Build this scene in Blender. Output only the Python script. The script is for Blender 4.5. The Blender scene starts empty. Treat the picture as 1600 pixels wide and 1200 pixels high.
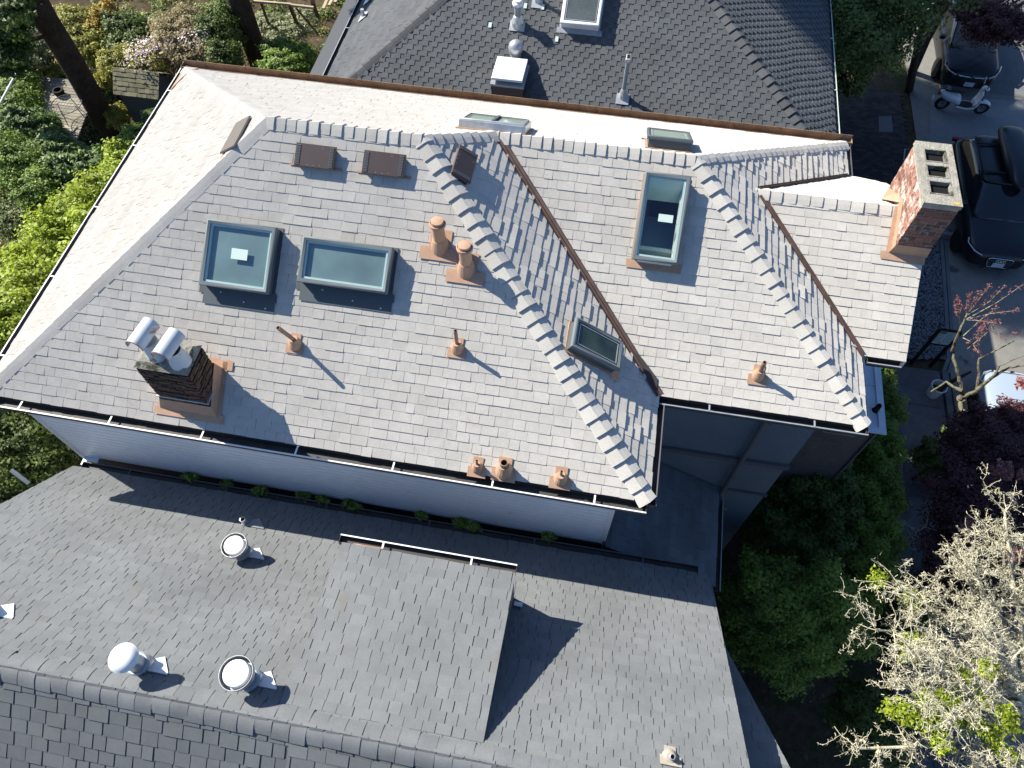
import bpy, bmesh, math, random
import numpy as np
from mathutils import Vector, Matrix
V3 = Vector
SC = bpy.context.scene
COL = SC.collection
rnd = random.Random(7)
# ---------------------------------------------------------------- camera
H = 9.5
FPX = 1152.1
c_th, c_roll, c_az = math.radians(30.603), math.radians(-0.689), math.radians(10.714)
fh = V3((-math.sin(c_az), math.cos(c_az), 0)); r0 = V3((math.cos(c_az), math.sin(c_az), 0))
FW = fh*math.sin(c_th) - V3((0, 0, math.cos(c_th)))
u0 = r0.cross(FW)
RT = r0*math.cos(c_roll) + u0*math.sin(c_roll)
UP = -r0*math.sin(c_roll) + u0*math.cos(c_roll)
cam_d = bpy.data.cameras.new("camera"); cam = bpy.data.objects.new("camera", cam_d); COL.objects.link(cam)
M3 = Matrix((RT, UP, -FW)).transposed()
cam.matrix_world = Matrix.Translation((0, 0, H)) @ M3.to_4x4()
cam_d.sensor_width = 36; cam_d.lens = 36*FPX/1600; cam_d.clip_end = 500; cam_d.clip_start = 0.1
SC.camera = cam
# ---------------------------------------------------------------- sky, sun, exposure
SUN_EL, SUN_AZ = math.radians(41), math.radians(159)     # azimuth from +X, counter-clockwise
SUN = V3((math.cos(SUN_EL)*math.cos(SUN_AZ), math.cos(SUN_EL)*math.sin(SUN_AZ), math.sin(SUN_EL)))
w = bpy.data.worlds.new("World"); SC.world = w; w.use_nodes = True
nt = w.node_tree; bg = nt.nodes['Background']
sky = nt.nodes.new('ShaderNodeTexSky'); sky.sky_type = 'NISHITA'; sky.sun_disc = False
sky.sun_elevation = SUN_EL; sky.sun_rotation = math.atan2(SUN.x, SUN.y)
tb_ = nt.nodes.new('ShaderNodeMix'); tb_.data_type = 'RGBA'; tb_.blend_type = 'MULTIPLY'; tb_.inputs[0].default_value = 1; tb_.inputs[7].default_value = (.74, .97, 1.28, 1)
nt.links.new(sky.outputs[0], tb_.inputs[6]); nt.links.new(tb_.outputs[2], bg.inputs[0]); bg.inputs[1].default_value = 0.063
sd = bpy.data.lights.new("sun", 'SUN'); sd.energy = 5.0; sd.angle = math.radians(0.5); sd.color = (1.0, 0.945, 0.83)
so = bpy.data.objects.new("sun", sd); COL.objects.link(so)
so.rotation_euler = SUN.to_track_quat('Z', 'Y').to_euler(); so.location = (-20, 8, 25)
SC.view_settings.view_transform = 'Standard'; SC.view_settings.look = 'None'
SC.view_settings.exposure = 0.96; SC.view_settings.gamma = 1
SC.render.engine = 'CYCLES'
SC.render.resolution_x = 1024; SC.render.resolution_y = 768
GZ = -7.6                                               # ground height (main eave is 0)
def ray(x, y): return FW + RT*((x-800)/FPX) + UP*((600-y)/FPX)
def at(x, y, z): d = ray(x, y); return V3((0, 0, H)) + d*((z-H)/d.z)
def atp(x, y, PL, h=0.0):                              # point over a sloping plane, h above it
    P, n = PL; d = ray(x, y); O = V3((0, 0, H)); return O + d*(((P+n*h-O).dot(n))/d.dot(n))
# ---------------------------------------------------------------- materials
def mat(name, col, rough=0.8, spec=0.3, metal=0.0, tint=None, nz=None, bump=None, coat=0.0, trans=None, dirt=None, dr=0.0):
    """tint=(colour at -1, colour at +1) picked by the per-face attribute; nz=(scale, amount); bump=(scale, strength)"""
    m = bpy.data.materials.new(name); m.use_nodes = True; t = m.node_tree; b = t.nodes['Principled BSDF']
    N = t.nodes.new; L = t.links.new
    b.inputs['Roughness'].default_value = rough; b.inputs['Specular IOR Level'].default_value = spec
    b.inputs['Metallic'].default_value = metal; b.inputs['Diffuse Roughness'].default_value = dr; b.inputs['Coat Weight'].default_value = coat
    out = None
    rgb = N('ShaderNodeRGB'); rgb.outputs[0].default_value = (*col, 1); out = rgb.outputs[0]
    if tint:
        a = N('ShaderNodeAttribute'); a.attribute_name = 'tint'
        mr = N('ShaderNodeMapRange'); mr.inputs[1].default_value = -1; mr.inputs[2].default_value = 1; L(a.outputs['Fac'], mr.inputs[0])
        mx = N('ShaderNodeMix'); mx.data_type = 'RGBA'; L(mr.outputs[0], mx.inputs[0])
        mx.inputs[6].default_value = (*tint[0], 1); mx.inputs[7].default_value = (*tint[1], 1); out = mx.outputs[2]
    tc = N('ShaderNodeTexCoord')
    if nz:
        for i, (sc, am) in enumerate(nz):
            n = N('ShaderNodeTexNoise'); n.inputs['Scale'].default_value = sc; n.inputs['Detail'].default_value = 4; L(tc.outputs['Object'], n.inputs[0])
            mr = N('ShaderNodeMapRange'); mr.inputs[1].default_value = .25; mr.inputs[2].default_value = .75
            mr.inputs[3].default_value = 1-am; mr.inputs[4].default_value = 1+am; L(n.outputs[0], mr.inputs[0])
            vm = N('ShaderNodeVectorMath'); vm.operation = 'SCALE'; L(out, vm.inputs[0]); L(mr.outputs[0], vm.inputs['Scale']); out = vm.outputs[0]
    if dirt:                                           # (scale, threshold, softness, colour)
        for sc, th, so_, dc in dirt:
            n = N('ShaderNodeTexNoise'); n.inputs['Scale'].default_value = sc; n.inputs['Detail'].default_value = 6; n.inputs['Roughness'].default_value = .65; L(tc.outputs['Object'], n.inputs[0])
            mr = N('ShaderNodeMapRange'); mr.inputs[1].default_value = th; mr.inputs[2].default_value = th+so_; L(n.outputs[0], mr.inputs[0])
            mx = N('ShaderNodeMix'); mx.data_type = 'RGBA'; L(mr.outputs[0], mx.inputs[0]); L(out, mx.inputs[6]); mx.inputs[7].default_value = (*dc, 1); out = mx.outputs[2]
    L(out, b.inputs['Base Color'])
    if bump:
        n = N('ShaderNodeTexNoise'); n.inputs['Scale'].default_value = bump[0]; n.inputs['Detail'].default_value = 5; L(tc.outputs['Object'], n.inputs[0])
        bp = N('ShaderNodeBump'); bp.inputs['Strength'].default_value = bump[1]; bp.inputs['Distance'].default_value = 0.02; L(n.outputs[0], bp.inputs['Height']); L(bp.outputs[0], b.inputs['Normal'])
    if trans:                                          # leaf translucency
        tr = N('ShaderNodeBsdfTranslucent'); L(out, tr.inputs[0]); ms = N('ShaderNodeMixShader'); ms.inputs[0].default_value = trans
        L(b.outputs[0], ms.inputs[1]); L(tr.outputs[0], ms.inputs[2]); L(ms.outputs[0], t.nodes['Material Output'].inputs[0])
    return m
def g(v, s=1.0): return (v*0.99*s, v*s, v*1.02*s)
M = {}
M['light_shingle'] = mat('light_shingle', g(.4), .95, .1, tint=((.52, .495, .45), (.64, .61, .56)), nz=[(2.2, .06), (60, .08), (9, .05), (.7, .05)], bump=(160, .25), dr=.9, dirt=[(2.1, .66, .10, (.49, .43, .37)), (15, .73, .06, (.40, .36, .33))])
M['light_cap'] = mat('light_cap', g(.45), .95, .1, tint=((.53, .505, .46), (.62, .595, .545)), nz=[(3, .07), (60, .10)], bump=(160, .25), dr=.8)
M['char_shingle'] = mat('char_shingle', g(.13), .95, .1, tint=((.128, .135, .140), (.215, .224, .230)), nz=[(.8, .12), (6, .07), (70, .10)], bump=(160, .3),
                        dirt=[(1.7, .62, .14, (.17, .165, .145))])
M['char_cap'] = mat('char_cap', g(.13), .95, .1, tint=((.15, .157, .164), (.185, .193, .20)), nz=[(4, .12), (70, .12)], bump=(160, .3))
M['dark_shingle'] = mat('dark_shingle', g(.06), .92, .15, tint=((.070, .076, .082), (.130, .138, .146)), nz=[(1.2, .10), (70, .16)], bump=(160, .3),
                        dirt=[(2.4, .66, .1, (.11, .105, .09))])
M['dark_cap'] = mat('dark_cap', g(.08), .92, .15, tint=((.07, .072, .078), (.11, .112, .118)), nz=[(70, .14)], bump=(160, .3))
M['deck'] = mat('deck', (.03, .03, .03), .9)
M['brown_metal'] = mat('brown_metal', (.105, .068, .058), .5, .4, .1, nz=[(6, .25)])
M['copper_gutter'] = mat('copper_gutter', (.30, .20, .125), .7, .3, .0, nz=[(4, .3), (30, .2)], dirt=[(5, .55, .1, (.19, .12, .08))])
M['terra'] = mat('terra', (.43, .27, .18), .7, .3, nz=[(5, .12), (25, .08)], dirt=[(9, .66, .1, (.32, .18, .12))])
M['rust'] = mat('rust', (.38, .23, .15), .8, .2, nz=[(9, .3)])
M['pipe_rust'] = mat('pipe_rust', (.26, .17, .12), .65, .3, nz=[(9, .25)], dirt=[(14, .55, .1, (.16, .09, .06))])
M['box_brown'] = mat('box_brown', (.058, .042, .042), .4, .5, .2, nz=[(9, .08)])
M['black'] = mat('black', (.006, .006, .006), .8)
M['white_paint'] = mat('white_paint', (.74, .75, .77), .45, .4, nz=[(3, .05)], dirt=[(2.5, .68, .12, (.5, .5, .5))])
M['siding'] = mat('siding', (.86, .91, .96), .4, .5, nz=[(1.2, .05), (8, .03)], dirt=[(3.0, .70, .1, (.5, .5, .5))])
M['grey_gutter'] = mat('grey_gutter', (.10, .10, .115), .5, .4)
M['dark_gutter'] = mat('dark_gutter', (.05, .045, .042), .6, .4, dirt=[(6, .55, .15, (.03, .025, .015))])
M['blue_wall'] = mat('blue_wall', (.105, .135, .17), .85, .2, nz=[(2, .08), (24, .06)], bump=(60, .4))
M['blue_wall2'] = mat('blue_wall2', (.12, .15, .185), .85, .2, nz=[(2, .08), (24, .06)], bump=(60, .4))
M['slate_shingle'] = mat('slate_shingle', g(.09), .92, .15, tint=((.075, .08, .088), (.125, .13, .14)), nz=[(1.2, .10), (70, .12)], bump=(160, .3))
M['porch_shingle'] = mat('porch_shingle', (.1, .13, .16), .9, .2, tint=((.07, .09, .11), (.13, .16, .19)), nz=[(1.5, .2), (60, .1)], dirt=[(2.2, .66, .08, (.12, .09, .06))])
M['trim_dark'] = mat('trim_dark', (.09, .095, .105), .7, .3)
M['base_wall'] = mat('base_wall', (.11, .095, .095), .9, .2, nz=[(2, .2), (12, .15)])
M['sky_frame'] = mat('sky_frame', (.14, .165, .175), .65, .3, .0, nz=[(5, .05)])
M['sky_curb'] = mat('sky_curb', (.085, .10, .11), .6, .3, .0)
M['sky_lip'] = mat('sky_lip', (.56, .70, .66), .5, .3)
M['sticker'] = mat('sticker', (.50, .62, .57), .5, .3)
M['shaft'] = mat('shaft', (.40, .48, .44), .8, .2)
M['shaft_white'] = mat('shaft_white', (.60, .70, .64), .8, .2)
M['shaft_dark'] = mat('shaft_dark', (.24, .37, .48), .8, .2)
M['shaft_green'] = mat('shaft_green', (.55, .66, .58), .8, .2)
M['diffuser'] = mat('diffuser', (.18, .255, .26), .8, .2, nz=[(1.2, .3)])
M['galv'] = mat('galv', (.50, .52, .53), .38, .5, .55, nz=[(12, .12), (4, .1)], bump=(30, .06))
M['galv_white'] = mat('galv_white', (.72, .73, .74), .5, .5, .1, nz=[(6, .08)])
M['galv_dull'] = mat('galv_dull', (.30, .33, .36), .5, .5, .3, nz=[(10, .15)])
M['flue_white'] = mat('flue_white', (.52, .56, .60), .65, .3, .0, nz=[(5, .12)], dirt=[(3.4, .60, .04, (.36, .15, .05))])
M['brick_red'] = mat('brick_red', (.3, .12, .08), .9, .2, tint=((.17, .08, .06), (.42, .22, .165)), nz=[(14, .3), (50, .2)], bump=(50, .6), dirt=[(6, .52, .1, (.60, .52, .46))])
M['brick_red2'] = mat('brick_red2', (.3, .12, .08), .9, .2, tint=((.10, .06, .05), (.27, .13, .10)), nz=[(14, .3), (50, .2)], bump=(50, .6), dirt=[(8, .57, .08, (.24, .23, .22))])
M['brick_dark'] = mat('brick_dark', (.06, .035, .03), .9, .2, tint=((.04, .032, .028), (.13, .075, .055)), nz=[(14, .3)], bump=(50, .5), dirt=[(7, .56, .08, (.05, .052, .038))])
M['mortar'] = mat('mortar', (.36, .34, .31), .95, .1, nz=[(10, .25), (40, .2)], bump=(60, .5))
M['mortar_dark'] = mat('mortar_dark', (.022, .018, .016), .95, .1, nz=[(10, .25)])
M['crown'] = mat('crown', (.30, .285, .245), .95, .1, nz=[(8, .25), (40, .2)], bump=(40, .8), dirt=[(3.2, .60, .06, (.62, .40, .07)), (6, .58, .1, (.20, .19, .16))])
M['crown_dark'] = mat('crown_dark', (.24, .23, .20), .95, .1, nz=[(8, .3), (40, .25)], bump=(40, .8), dirt=[(6, .50, .1, (.07, .075, .05)), (5, .66, .05, (.42, .40, .30))])
def glass(name, tint_, gl=.28):
    m = bpy.data.materials.new(name); m.use_nodes = True; t = m.node_tree; t.nodes.remove(t.nodes['Principled BSDF'])
    tr = t.nodes.new('ShaderNodeBsdfTransparent'); tr.inputs[0].default_value = (*tint_, 1)
    gs = t.nodes.new('ShaderNodeBsdfGlossy'); gs.inputs['Roughness'].default_value = .03; gs.inputs[0].default_value = (.9, .95, 1, 1)
    fl_ = t.nodes.new('ShaderNodeLayerWeight'); fl_.inputs[0].default_value = .5
    pw_ = t.nodes.new('ShaderNodeMath'); pw_.operation = 'POWER'; pw_.inputs[1].default_value = 3; t.links.new(fl_.outputs['Facing'], pw_.inputs[0])
    fr = t.nodes.new('ShaderNodeMapRange'); fr.inputs[3].default_value = .10; fr.inputs[4].default_value = .9; t.links.new(pw_.outputs[0], fr.inputs[0])
    mx = t.nodes.new('ShaderNodeMixShader'); t.links.new(fr.outputs[0], mx.inputs[0]); t.links.new(tr.outputs[0], mx.inputs[1]); t.links.new(gs.outputs[0], mx.inputs[2])
    t.links.new(mx.outputs[0], t.nodes['Material Output'].inputs[0]); return m
M['glass'] = glass('skylight_glass', (.91, .95, .955))
M['dark_glass'] = mat('dark_glass', (.01, .014, .018), .05, .6, coat=.5)
M['green_glass'] = mat('green_glass', (.03, .045, .028), .06, .6, nz=[(4, .6)], coat=.3)
M['grey_glass'] = mat('grey_glass', (.085, .10, .105), .15, .4, nz=[(3, .2), (30, .15)])
M['beige_boot'] = mat('beige_boot', (.36, .32, .27), .8, .2, nz=[(8, .2)])
M['pale_glass'] = mat('pale_glass', (.27, .34, .28), .12, .5, nz=[(2, .1)])

# ---------------------------------------------------------------- mesh builder and object tree
class MB:
    def __init__(s): s.v = []; s.f = []; s.t = []
    def face(s, pts, t=0.0):
        i = len(s.v); s.v += [tuple(p) for p in pts]; s.f.append(tuple(range(i, i+len(pts)))); s.t.append(t)
    def mesh(s, verts, faces, t=0.0):
        i = len(s.v); s.v += [tuple(p) for p in verts]
        for f in faces: s.f.append(tuple(i+k for k in f)); s.t.append(t)
    def box(s, x0, x1, y0, y1, z0, z1, t=0.0):
        v = [(x, y, z) for z in (z0, z1) for y in (y0, y1) for x in (x0, x1)]
        s.mesh(v, [(0, 2, 3, 1), (4, 5, 7, 6), (0, 1, 5, 4), (2, 6, 7, 3), (0, 4, 6, 2), (1, 3, 7, 5)], t)
    def obox(s, c, ax, ay, az, t=0.0):                 # centre and half-axis vectors
        c = V3(c); v = [c + V3(ax)*i + V3(ay)*j + V3(az)*k for k in (-1, 1) for j in (-1, 1) for i in (-1, 1)]
        s.mesh(v, [(0, 2, 3, 1), (4, 5, 7, 6), (0, 1, 5, 4), (2, 6, 7, 3), (0, 4, 6, 2), (1, 3, 7, 5)], t)
    def tube(s, pts, rad, n=8, cap=True, t=0.0, inner=None):
        pts = [V3(p) for p in pts]; rings = []
        if not hasattr(rad, '__len__'): rad = [rad]*len(pts)
        prev = None; i0 = len(s.v)
        for k, p in enumerate(pts):
            d = (pts[min(k+1, len(pts)-1)] - pts[max(k-1, 0)])
            if d.length < 1e-7: d = V3((0, 0, 1)) if prev is None else prev.copy()
            d.normalize()
            a = d.orthogonal().normalized() if prev is None else (pa - d*pa.dot(d)).normalized()
            pa = a; prev = d; b = d.cross(a)
            for j in range(n):
                an = 2*math.pi*j/n; s.v.append(tuple(p + (a*math.cos(an)+b*math.sin(an))*rad[k]))
        for k in range(len(pts)-1):
            for j in range(n):
                s.f.append((i0+k*n+j, i0+k*n+(j+1) % n, i0+(k+1)*n+(j+1) % n, i0+(k+1)*n+j)); s.t.append(t)
        if cap:
            s.f.append(tuple(i0+j for j in reversed(range(n)))); s.t.append(t)
            s.f.append(tuple(i0+(len(pts)-1)*n+j for j in range(n))); s.t.append(t)
    def lathe(s, c, prof, axis=(0, 0, 1), n=20, t=0.0):    # prof: (radius, height) pairs
        ax = V3(axis).normalized(); a = ax.orthogonal().normalized(); b = ax.cross(a); i0 = len(s.v); c = V3(c)
        for r, h in prof:
            for j in range(n):
                an = 2*math.pi*j/n; s.v.append(tuple(c + ax*h + (a*math.cos(an)+b*math.sin(an))*r))
        for k in range(len(prof)-1):
            for j in range(n): s.f.append((i0+k*n+j, i0+k*n+(j+1) % n, i0+(k+1)*n+(j+1) % n, i0+(k+1)*n+j)); s.t.append(t)
        if prof[-1][0] > 1e-6: s.f.append(tuple(i0+(len(prof)-1)*n+j for j in range(n))); s.t.append(t)
    def sweep(s, P0, P1, prof, o, up=(0, 0, 1), t=0.0, closed=True, ends=True):   # straight extrusion of a profile (u along o, v along up)
        P0, P1, o, up = V3(P0), V3(P1), V3(o), V3(up); n = len(prof); i0 = len(s.v)
        for P in (P0, P1):
            for a, b in prof: s.v.append(tuple(P + o*a + up*b))
        for j in range(n if closed else n-1): s.f.append((i0+j, i0+(j+1) % n, i0+n+(j+1) % n, i0+n+j)); s.t.append(t)
        if ends and closed: s.f.append(tuple(i0+j for j in range(n))); s.t.append(t); s.f.append(tuple(i0+n+j for j in reversed(range(n)))); s.t.append(t)
    def build(s, name, m, parent=None, org=None, local=False, smooth=False, bevel=0, tag_=None):
        me = bpy.data.meshes.new(name)
        vs = s.v
        if org is not None: vs = [(a-org[0], b-org[1], c-org[2]) for a, b, c in vs]
        me.from_pydata(vs, [], s.f)
        at_ = me.attributes.new('tint', 'FLOAT', 'FACE'); at_.data.foreach_set('value', s.t)
        me.materials.append(M[m] if isinstance(m, str) else m)
        bm = bmesh.new(); bm.from_mesh(me)
        if len(s.f) < 60000: bmesh.ops.recalc_face_normals(bm, faces=bm.faces)
        bm.to_mesh(me); bm.free()
        if smooth:
            me.polygons.foreach_set('use_smooth', [True]*len(me.polygons))
        o = bpy.data.objects.new(name, me); COL.objects.link(o)
        if org is not None: o.location = org
        link(o, parent, local)
        if bevel:
            b = o.modifiers.new('bevel', 'BEVEL'); b.width = bevel; b.segments = 2; b.limit_method = 'ANGLE'
        if smooth and hasattr(me, 'set_sharp_from_angle'): me.set_sharp_from_angle(angle=math.radians(40))
        return o
WORLD = {}
def link(o, parent, local=False):
    if parent is None: return
    o.parent = parent
    if not local:
        r = parent
        while r.parent: r = r.parent
        if parent.parent is None: o.matrix_parent_inverse = Matrix.Translation(-V3(parent.location)) if parent.rotation_euler.z == 0 else (Matrix.Translation(parent.location) @ Matrix.Rotation(parent.rotation_euler.z, 4, 'Z')).inverted()
        # sub-parts of meshes placed at the world origin need no correction
def tag(o, label=None, cat=None, group=None, kind=None):
    if label: o['label'] = label
    if cat: o['category'] = cat
    if group: o['group'] = group
    if kind: o['kind'] = kind
    return o
def thing(name, loc, label, cat, group=None, rz=0):
    o = bpy.data.objects.new(name, None); COL.objects.link(o); o.location = loc; o.rotation_euler = (0, 0, rz); o.empty_display_size = .2
    return tag(o, label, cat, group)

# ---------------------------------------------------------------- shingles
def plane(P, n): return (V3(P), V3(n).normalized())
def shingles(name, polys, m, parent, course=.141, wr=(.13, .28), th=.012, style='lam', seed=1, holes=(), gap=.0045, tn=.5, axis=None, base=True, dark=0.0):
    """every shingle is a little wedge of its own; polys: coplanar convex polygons"""
    R = random.Random(seed); P = [V3(p) for p in polys[0]]
    n = (P[1]-P[0]).cross(P[2]-P[0]).normalized()
    if n.z < 0: n = -n
    d = V3((0, 0, -1)); d = (d - n*d.dot(n)).normalized(); a = n.cross(d).normalized(); u = -d; O = P[0]
    out = bmesh.new(); first = True; mb_all = []
    allp = [V3(q) for pl in polys for q in pl]
    smin = min((q-O).dot(a) for q in allp)-.05; smax = max((q-O).dot(a) for q in allp)+.05
    tmin = min((q-O).dot(u) for q in allp); tmax = max((q-O).dot(u) for q in allp)
    hl = []
    for hpoly in holes:
        ss = [(V3(q)-O).dot(a) for q in hpoly]; tt = [(V3(q)-O).dot(u) for q in hpoly]; hl.append((min(ss), max(ss), min(tt), max(tt)))
    mb = MB(); nr = int((tmax-tmin)/course)+2; ofs = 0.0
    def W(s_, t_, h): return O + a*s_ + u*t_ + n*h
    def piece(s0, s1, t0, t1, hh, h0, tint):
        for hs0, hs1, ht0, ht1 in hl:
            if s1 > hs0 and s0 < hs1 and min(t1, ht1)-max(t0, ht0) > .02:
                if t0 < ht0-.03: piece(s0, s1, t0, ht0, hh, h0, tint); t0 = ht0
                if t1 > ht1+.03: piece(s0, s1, ht1, t1, hh*.5, h0, tint); t1 = ht1
                if s0 < hs0-.01: piece(s0, hs0, t0, t1, hh, h0, tint)
                if s1 > hs1+.01: piece(hs1, s1, t0, t1, hh, h0, tint)
                return
        A, B, C_, D = W(s0, t0, hh), W(s1, t0, hh), W(s1, t1, h0), W(s0, t1, h0)
        a_, b_, c_, d_ = W(s0, t0, -.012), W(s1, t0, -.012), W(s1, t1, -.012), W(s0, t1, -.012)
        mb.mesh([A, B, C_, D, a_, b_, c_, d_], [(0, 1, 2, 3), (4, 5, 1, 0), (5, 6, 2, 1), (7, 4, 0, 3), (6, 7, 3, 2)], tint)
    def under(s0, s1, t0, t1):
        for hs0, hs1, ht0, ht1 in hl:
            if s1 > hs0 and s0 < hs1 and t1 > ht0 and t0 < ht1:
                if t0 < ht0: under(s0, s1, t0, ht0); t0 = ht0
                if t1 > ht1: under(s0, s1, ht1, t1); t1 = ht1
                if s0 < hs0: under(s0, hs0, t0, t1)
                if s1 > hs1: under(hs1, s1, t0, t1)
                return
        mb.face([W(s0, t0, -.006), W(s1, t0, -.006), W(s1, t1, -.006), W(s0, t1, -.006)], -1.0)
    for j in range(nr):
        t0 = tmin + j*course; t1 = t0+course
        rowt = R.gauss(0, .08); rj = R.gauss(0, .0015)
        under(smin, smax, t0, t1)
        if style == 'lam':
            s = smin - R.random()*.3
            while s < smax:
                wd = R.uniform(*wr); thick = R.random() < .55
                hh = th*(1.0 if thick else .55)*R.uniform(.8, 1.2)
                tt = max(-1, min(1, rowt + R.gauss(0, tn*.45) + dark))
                j0 = t0 + rj + R.gauss(0, .0016) - (.004 if thick else 0)
                piece(s, s+wd-gap*R.uniform(.4, 1.3), j0, t1+.004, hh, .0015, tt); s += wd
        elif style == 'stair':
            per = wr[0]; ofs += per*.5 + R.gauss(0, .012); s = smin - per*2 + (ofs % per)
            while s < smax:
                tw = per*R.uniform(.52, .70); tt = R.gauss(0, tn*.35)
                piece(s, s+tw, t0-.004, t1-.001, th, th*.85, max(-1, min(1, tt+.08)))
                piece(s+tw+.001, s+per-.001, t0+.004, t1+.004, th*.22, .001, max(-1, min(1, tt-.12+R.gauss(0, .1))))
                s += per
    me = bpy.data.meshes.new(name); me.from_pydata(mb.v, [], mb.f)
    at_ = me.attributes.new('tint', 'FLOAT', 'FACE'); at_.data.foreach_set('value', mb.t)
    res = None; outs = []
    for pl in polys:
        bm = bmesh.new(); bm.from_mesh(me); q = [V3(p) for p in pl]; cc = sum(q, V3())/len(q)
        for i in range(len(q)):
            A, B = q[i], q[(i+1) % len(q)]; e = B-A; nn = V3((e.y, -e.x, 0))
            if nn.length < 1e-6: continue
            nn.normalize()
            if (cc-A).dot(nn) > 0: nn = -nn
            # eaves keep their little overhang
            ee = 0.0
            if abs(e.z) < 1e-4 and A.z < cc.z: ee = .02
            bmesh.ops.bisect_plane(bm, geom=list(bm.verts)+list(bm.edges)+list(bm.faces), plane_co=A+nn*ee, plane_no=nn, clear_outer=True)
        m2 = bpy.data.meshes.new(name); bm.to_mesh(m2); bm.free(); outs.append(m2)
    if len(outs) == 1: fm = outs[0]
    else:
        bm = bmesh.new()
        for m2 in outs: bm.from_mesh(m2)
        fm = bpy.data.meshes.new(name); bm.to_mesh(fm); bm.free()
    fm.materials.clear(); fm.materials.append(M[m])
    o = bpy.data.objects.new(name, fm); COL.objects.link(o); link(o, parent); return o
def caps(name, P0, P1, nA, nB, m, parent, wd=.13, sp=.2, th=.014, rise=.012, seed=1, rounded=False, start=0.0, skip_last=False):
    """bent cap shingles from the low end P0 to the high end P1"""
    R = random.Random(seed); P0, P1 = V3(P0), V3(P1); d = (P1-P0); Ln = d.length; d.normalize()
    def wing(n):
        wv = V3(n).normalized().cross(d).normalized()
        if wv.z > 0: wv = -wv
        return wv
    nA, nB = V3(nA).normalized(), V3(nB).normalized(); wA, wB = wing(nA), wing(nB); up = (nA+nB).normalized()
    mb = MB(); s = start; k = 0
    while s < Ln-.02:
        e = min(s+sp*1.12, Ln); t = R.gauss(0, .5); wj = wd*R.uniform(.90, 1.08); th_j = th*R.uniform(.7, 1.3)
        def ring(ss, h):
            c = P0+d*ss
            if rounded:
                a0, a2 = c+wA*wj+nA*h, c+wB*wj+nB*h; a1 = c+up*(h+rise*2.2)
                a1b = a1*2-(a0+a2)*.5; r = []
                for i in range(9):
                    q = i/8; r.append(a0*(1-q)**2+(c+up*(h+wj*.20))*2*q*(1-q)+a2*q*q + (up*rise*1.6*math.sin(math.pi*q)))
                return r
            return [c+wA*wj+nA*h, c+wA*wj*.45+nA*(h+rise*.7), c+up*(h+rise), c+wB*wj*.45+nB*(h+rise*.7), c+wB*wj+nB*h]
        lo, hi, bo = ring(s, th_j), ring(e, .004), ring(s, -.01); nn = len(lo)
        bo = [lo[i] - (up*(th+.016)) for i in range(nn)]; bh = [hi[i]-up*.02 for i in range(nn)]
        mb.mesh(lo+hi+bo+bh, [(i, i+1, nn+i+1, nn+i) for i in range(nn-1)] + [(2*nn+i, 2*nn+i+1, i+1, i) for i in range(nn-1)] +
                [(0, nn, 3*nn, 2*nn), (nn-1, 2*nn-1, 4*nn-1, 3*nn-1)], max(-1, min(1, t)))
        s += sp*R.uniform(.93, 1.07); k += 1
    return mb.build(name, m, parent, smooth=rounded)
def valley(name, P0, P1, nA, nB, m, parent, wd=.075):
    """brown metal valley trough with a raised centre rib"""
    P0, P1 = V3(P0), V3(P1); d = (P1-P0).normalized(); mb = MB()
    def wing(n):
        wv = V3(n).normalized().cross(d).normalized(); return wv if wv.z > 0 else -wv
    nA, nB = V3(nA).normalized(), V3(nB).normalized(); wA, wB = wing(nA), wing(nB); up = (nA+nB).normalized()
    L_ = []
    for P in (P0, P1): L_.append([P+wA*wd+nA*.028, P+wA*(wd-.012)+nA*.016, P+wA*.024+nA*.018, P+up*.050, P+wB*.024+nB*.018, P+wB*(wd-.012)+nB*.016, P+wB*wd+nB*.028])
    mb.mesh(L_[0]+L_[1], [(i, i+1, 7+i+1, 7+i) for i in range(6)]); return mb.build(name, m, parent)
def gutter(name, P0, P1, o, m, parent, wd=.115, dp=.10, lip=None, brk=0, drop=.02, thk=.006, brm=None, brmat='white_paint', rise=0.0):
    P0, P1, o = V3(P0), V3(P1), V3(o).normalized(); z = V3((0, 0, 1)); mb = MB()
    a = -drop
    prof = [(0, a), (0, a-dp), (wd, a-dp*.9), (wd, a-.005+rise), (wd-thk, a-.005+rise), (wd-thk, a-dp*.9+thk), (thk, a-dp+thk), (thk, a)]
    mb.sweep(P0, P1, prof, o)
    e = (P1-P0).normalized()
    for P, s_ in ((P0, 1), (P1, -1)): mb.sweep(P, P+e*s_*thk, [(0.001, a-.001), (.001, a-dp+.001), (wd-.001, a-dp*.9), (wd-.001, a-.007)], o)
    g_ = mb.build(name, m, parent)
    if lip:
        b = MB(); b.sweep(P0, P1, [(wd-thk-.004, a+rise-.002), (wd+.008, a+rise-.002), (wd+.008, a-.022+rise), (wd+.002, a-.022+rise), (wd+.002, a+rise-.008), (wd-thk-.004, a+rise-.008)], o); b.build('gutter_lip', lip, g_)
    L_ = (P1-P0).length
    for k in range(brk):
        q = P0+e*(L_*(k+.5)/brk); b = MB(); b.sweep(q-e*.012, q+e*.012, [(0, a+.004+rise), (wd, a+.004+rise), (wd, a-.004+rise), (0, a-.004+rise)], o); b.build('bracket', brmat, g_)
    return g_
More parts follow.
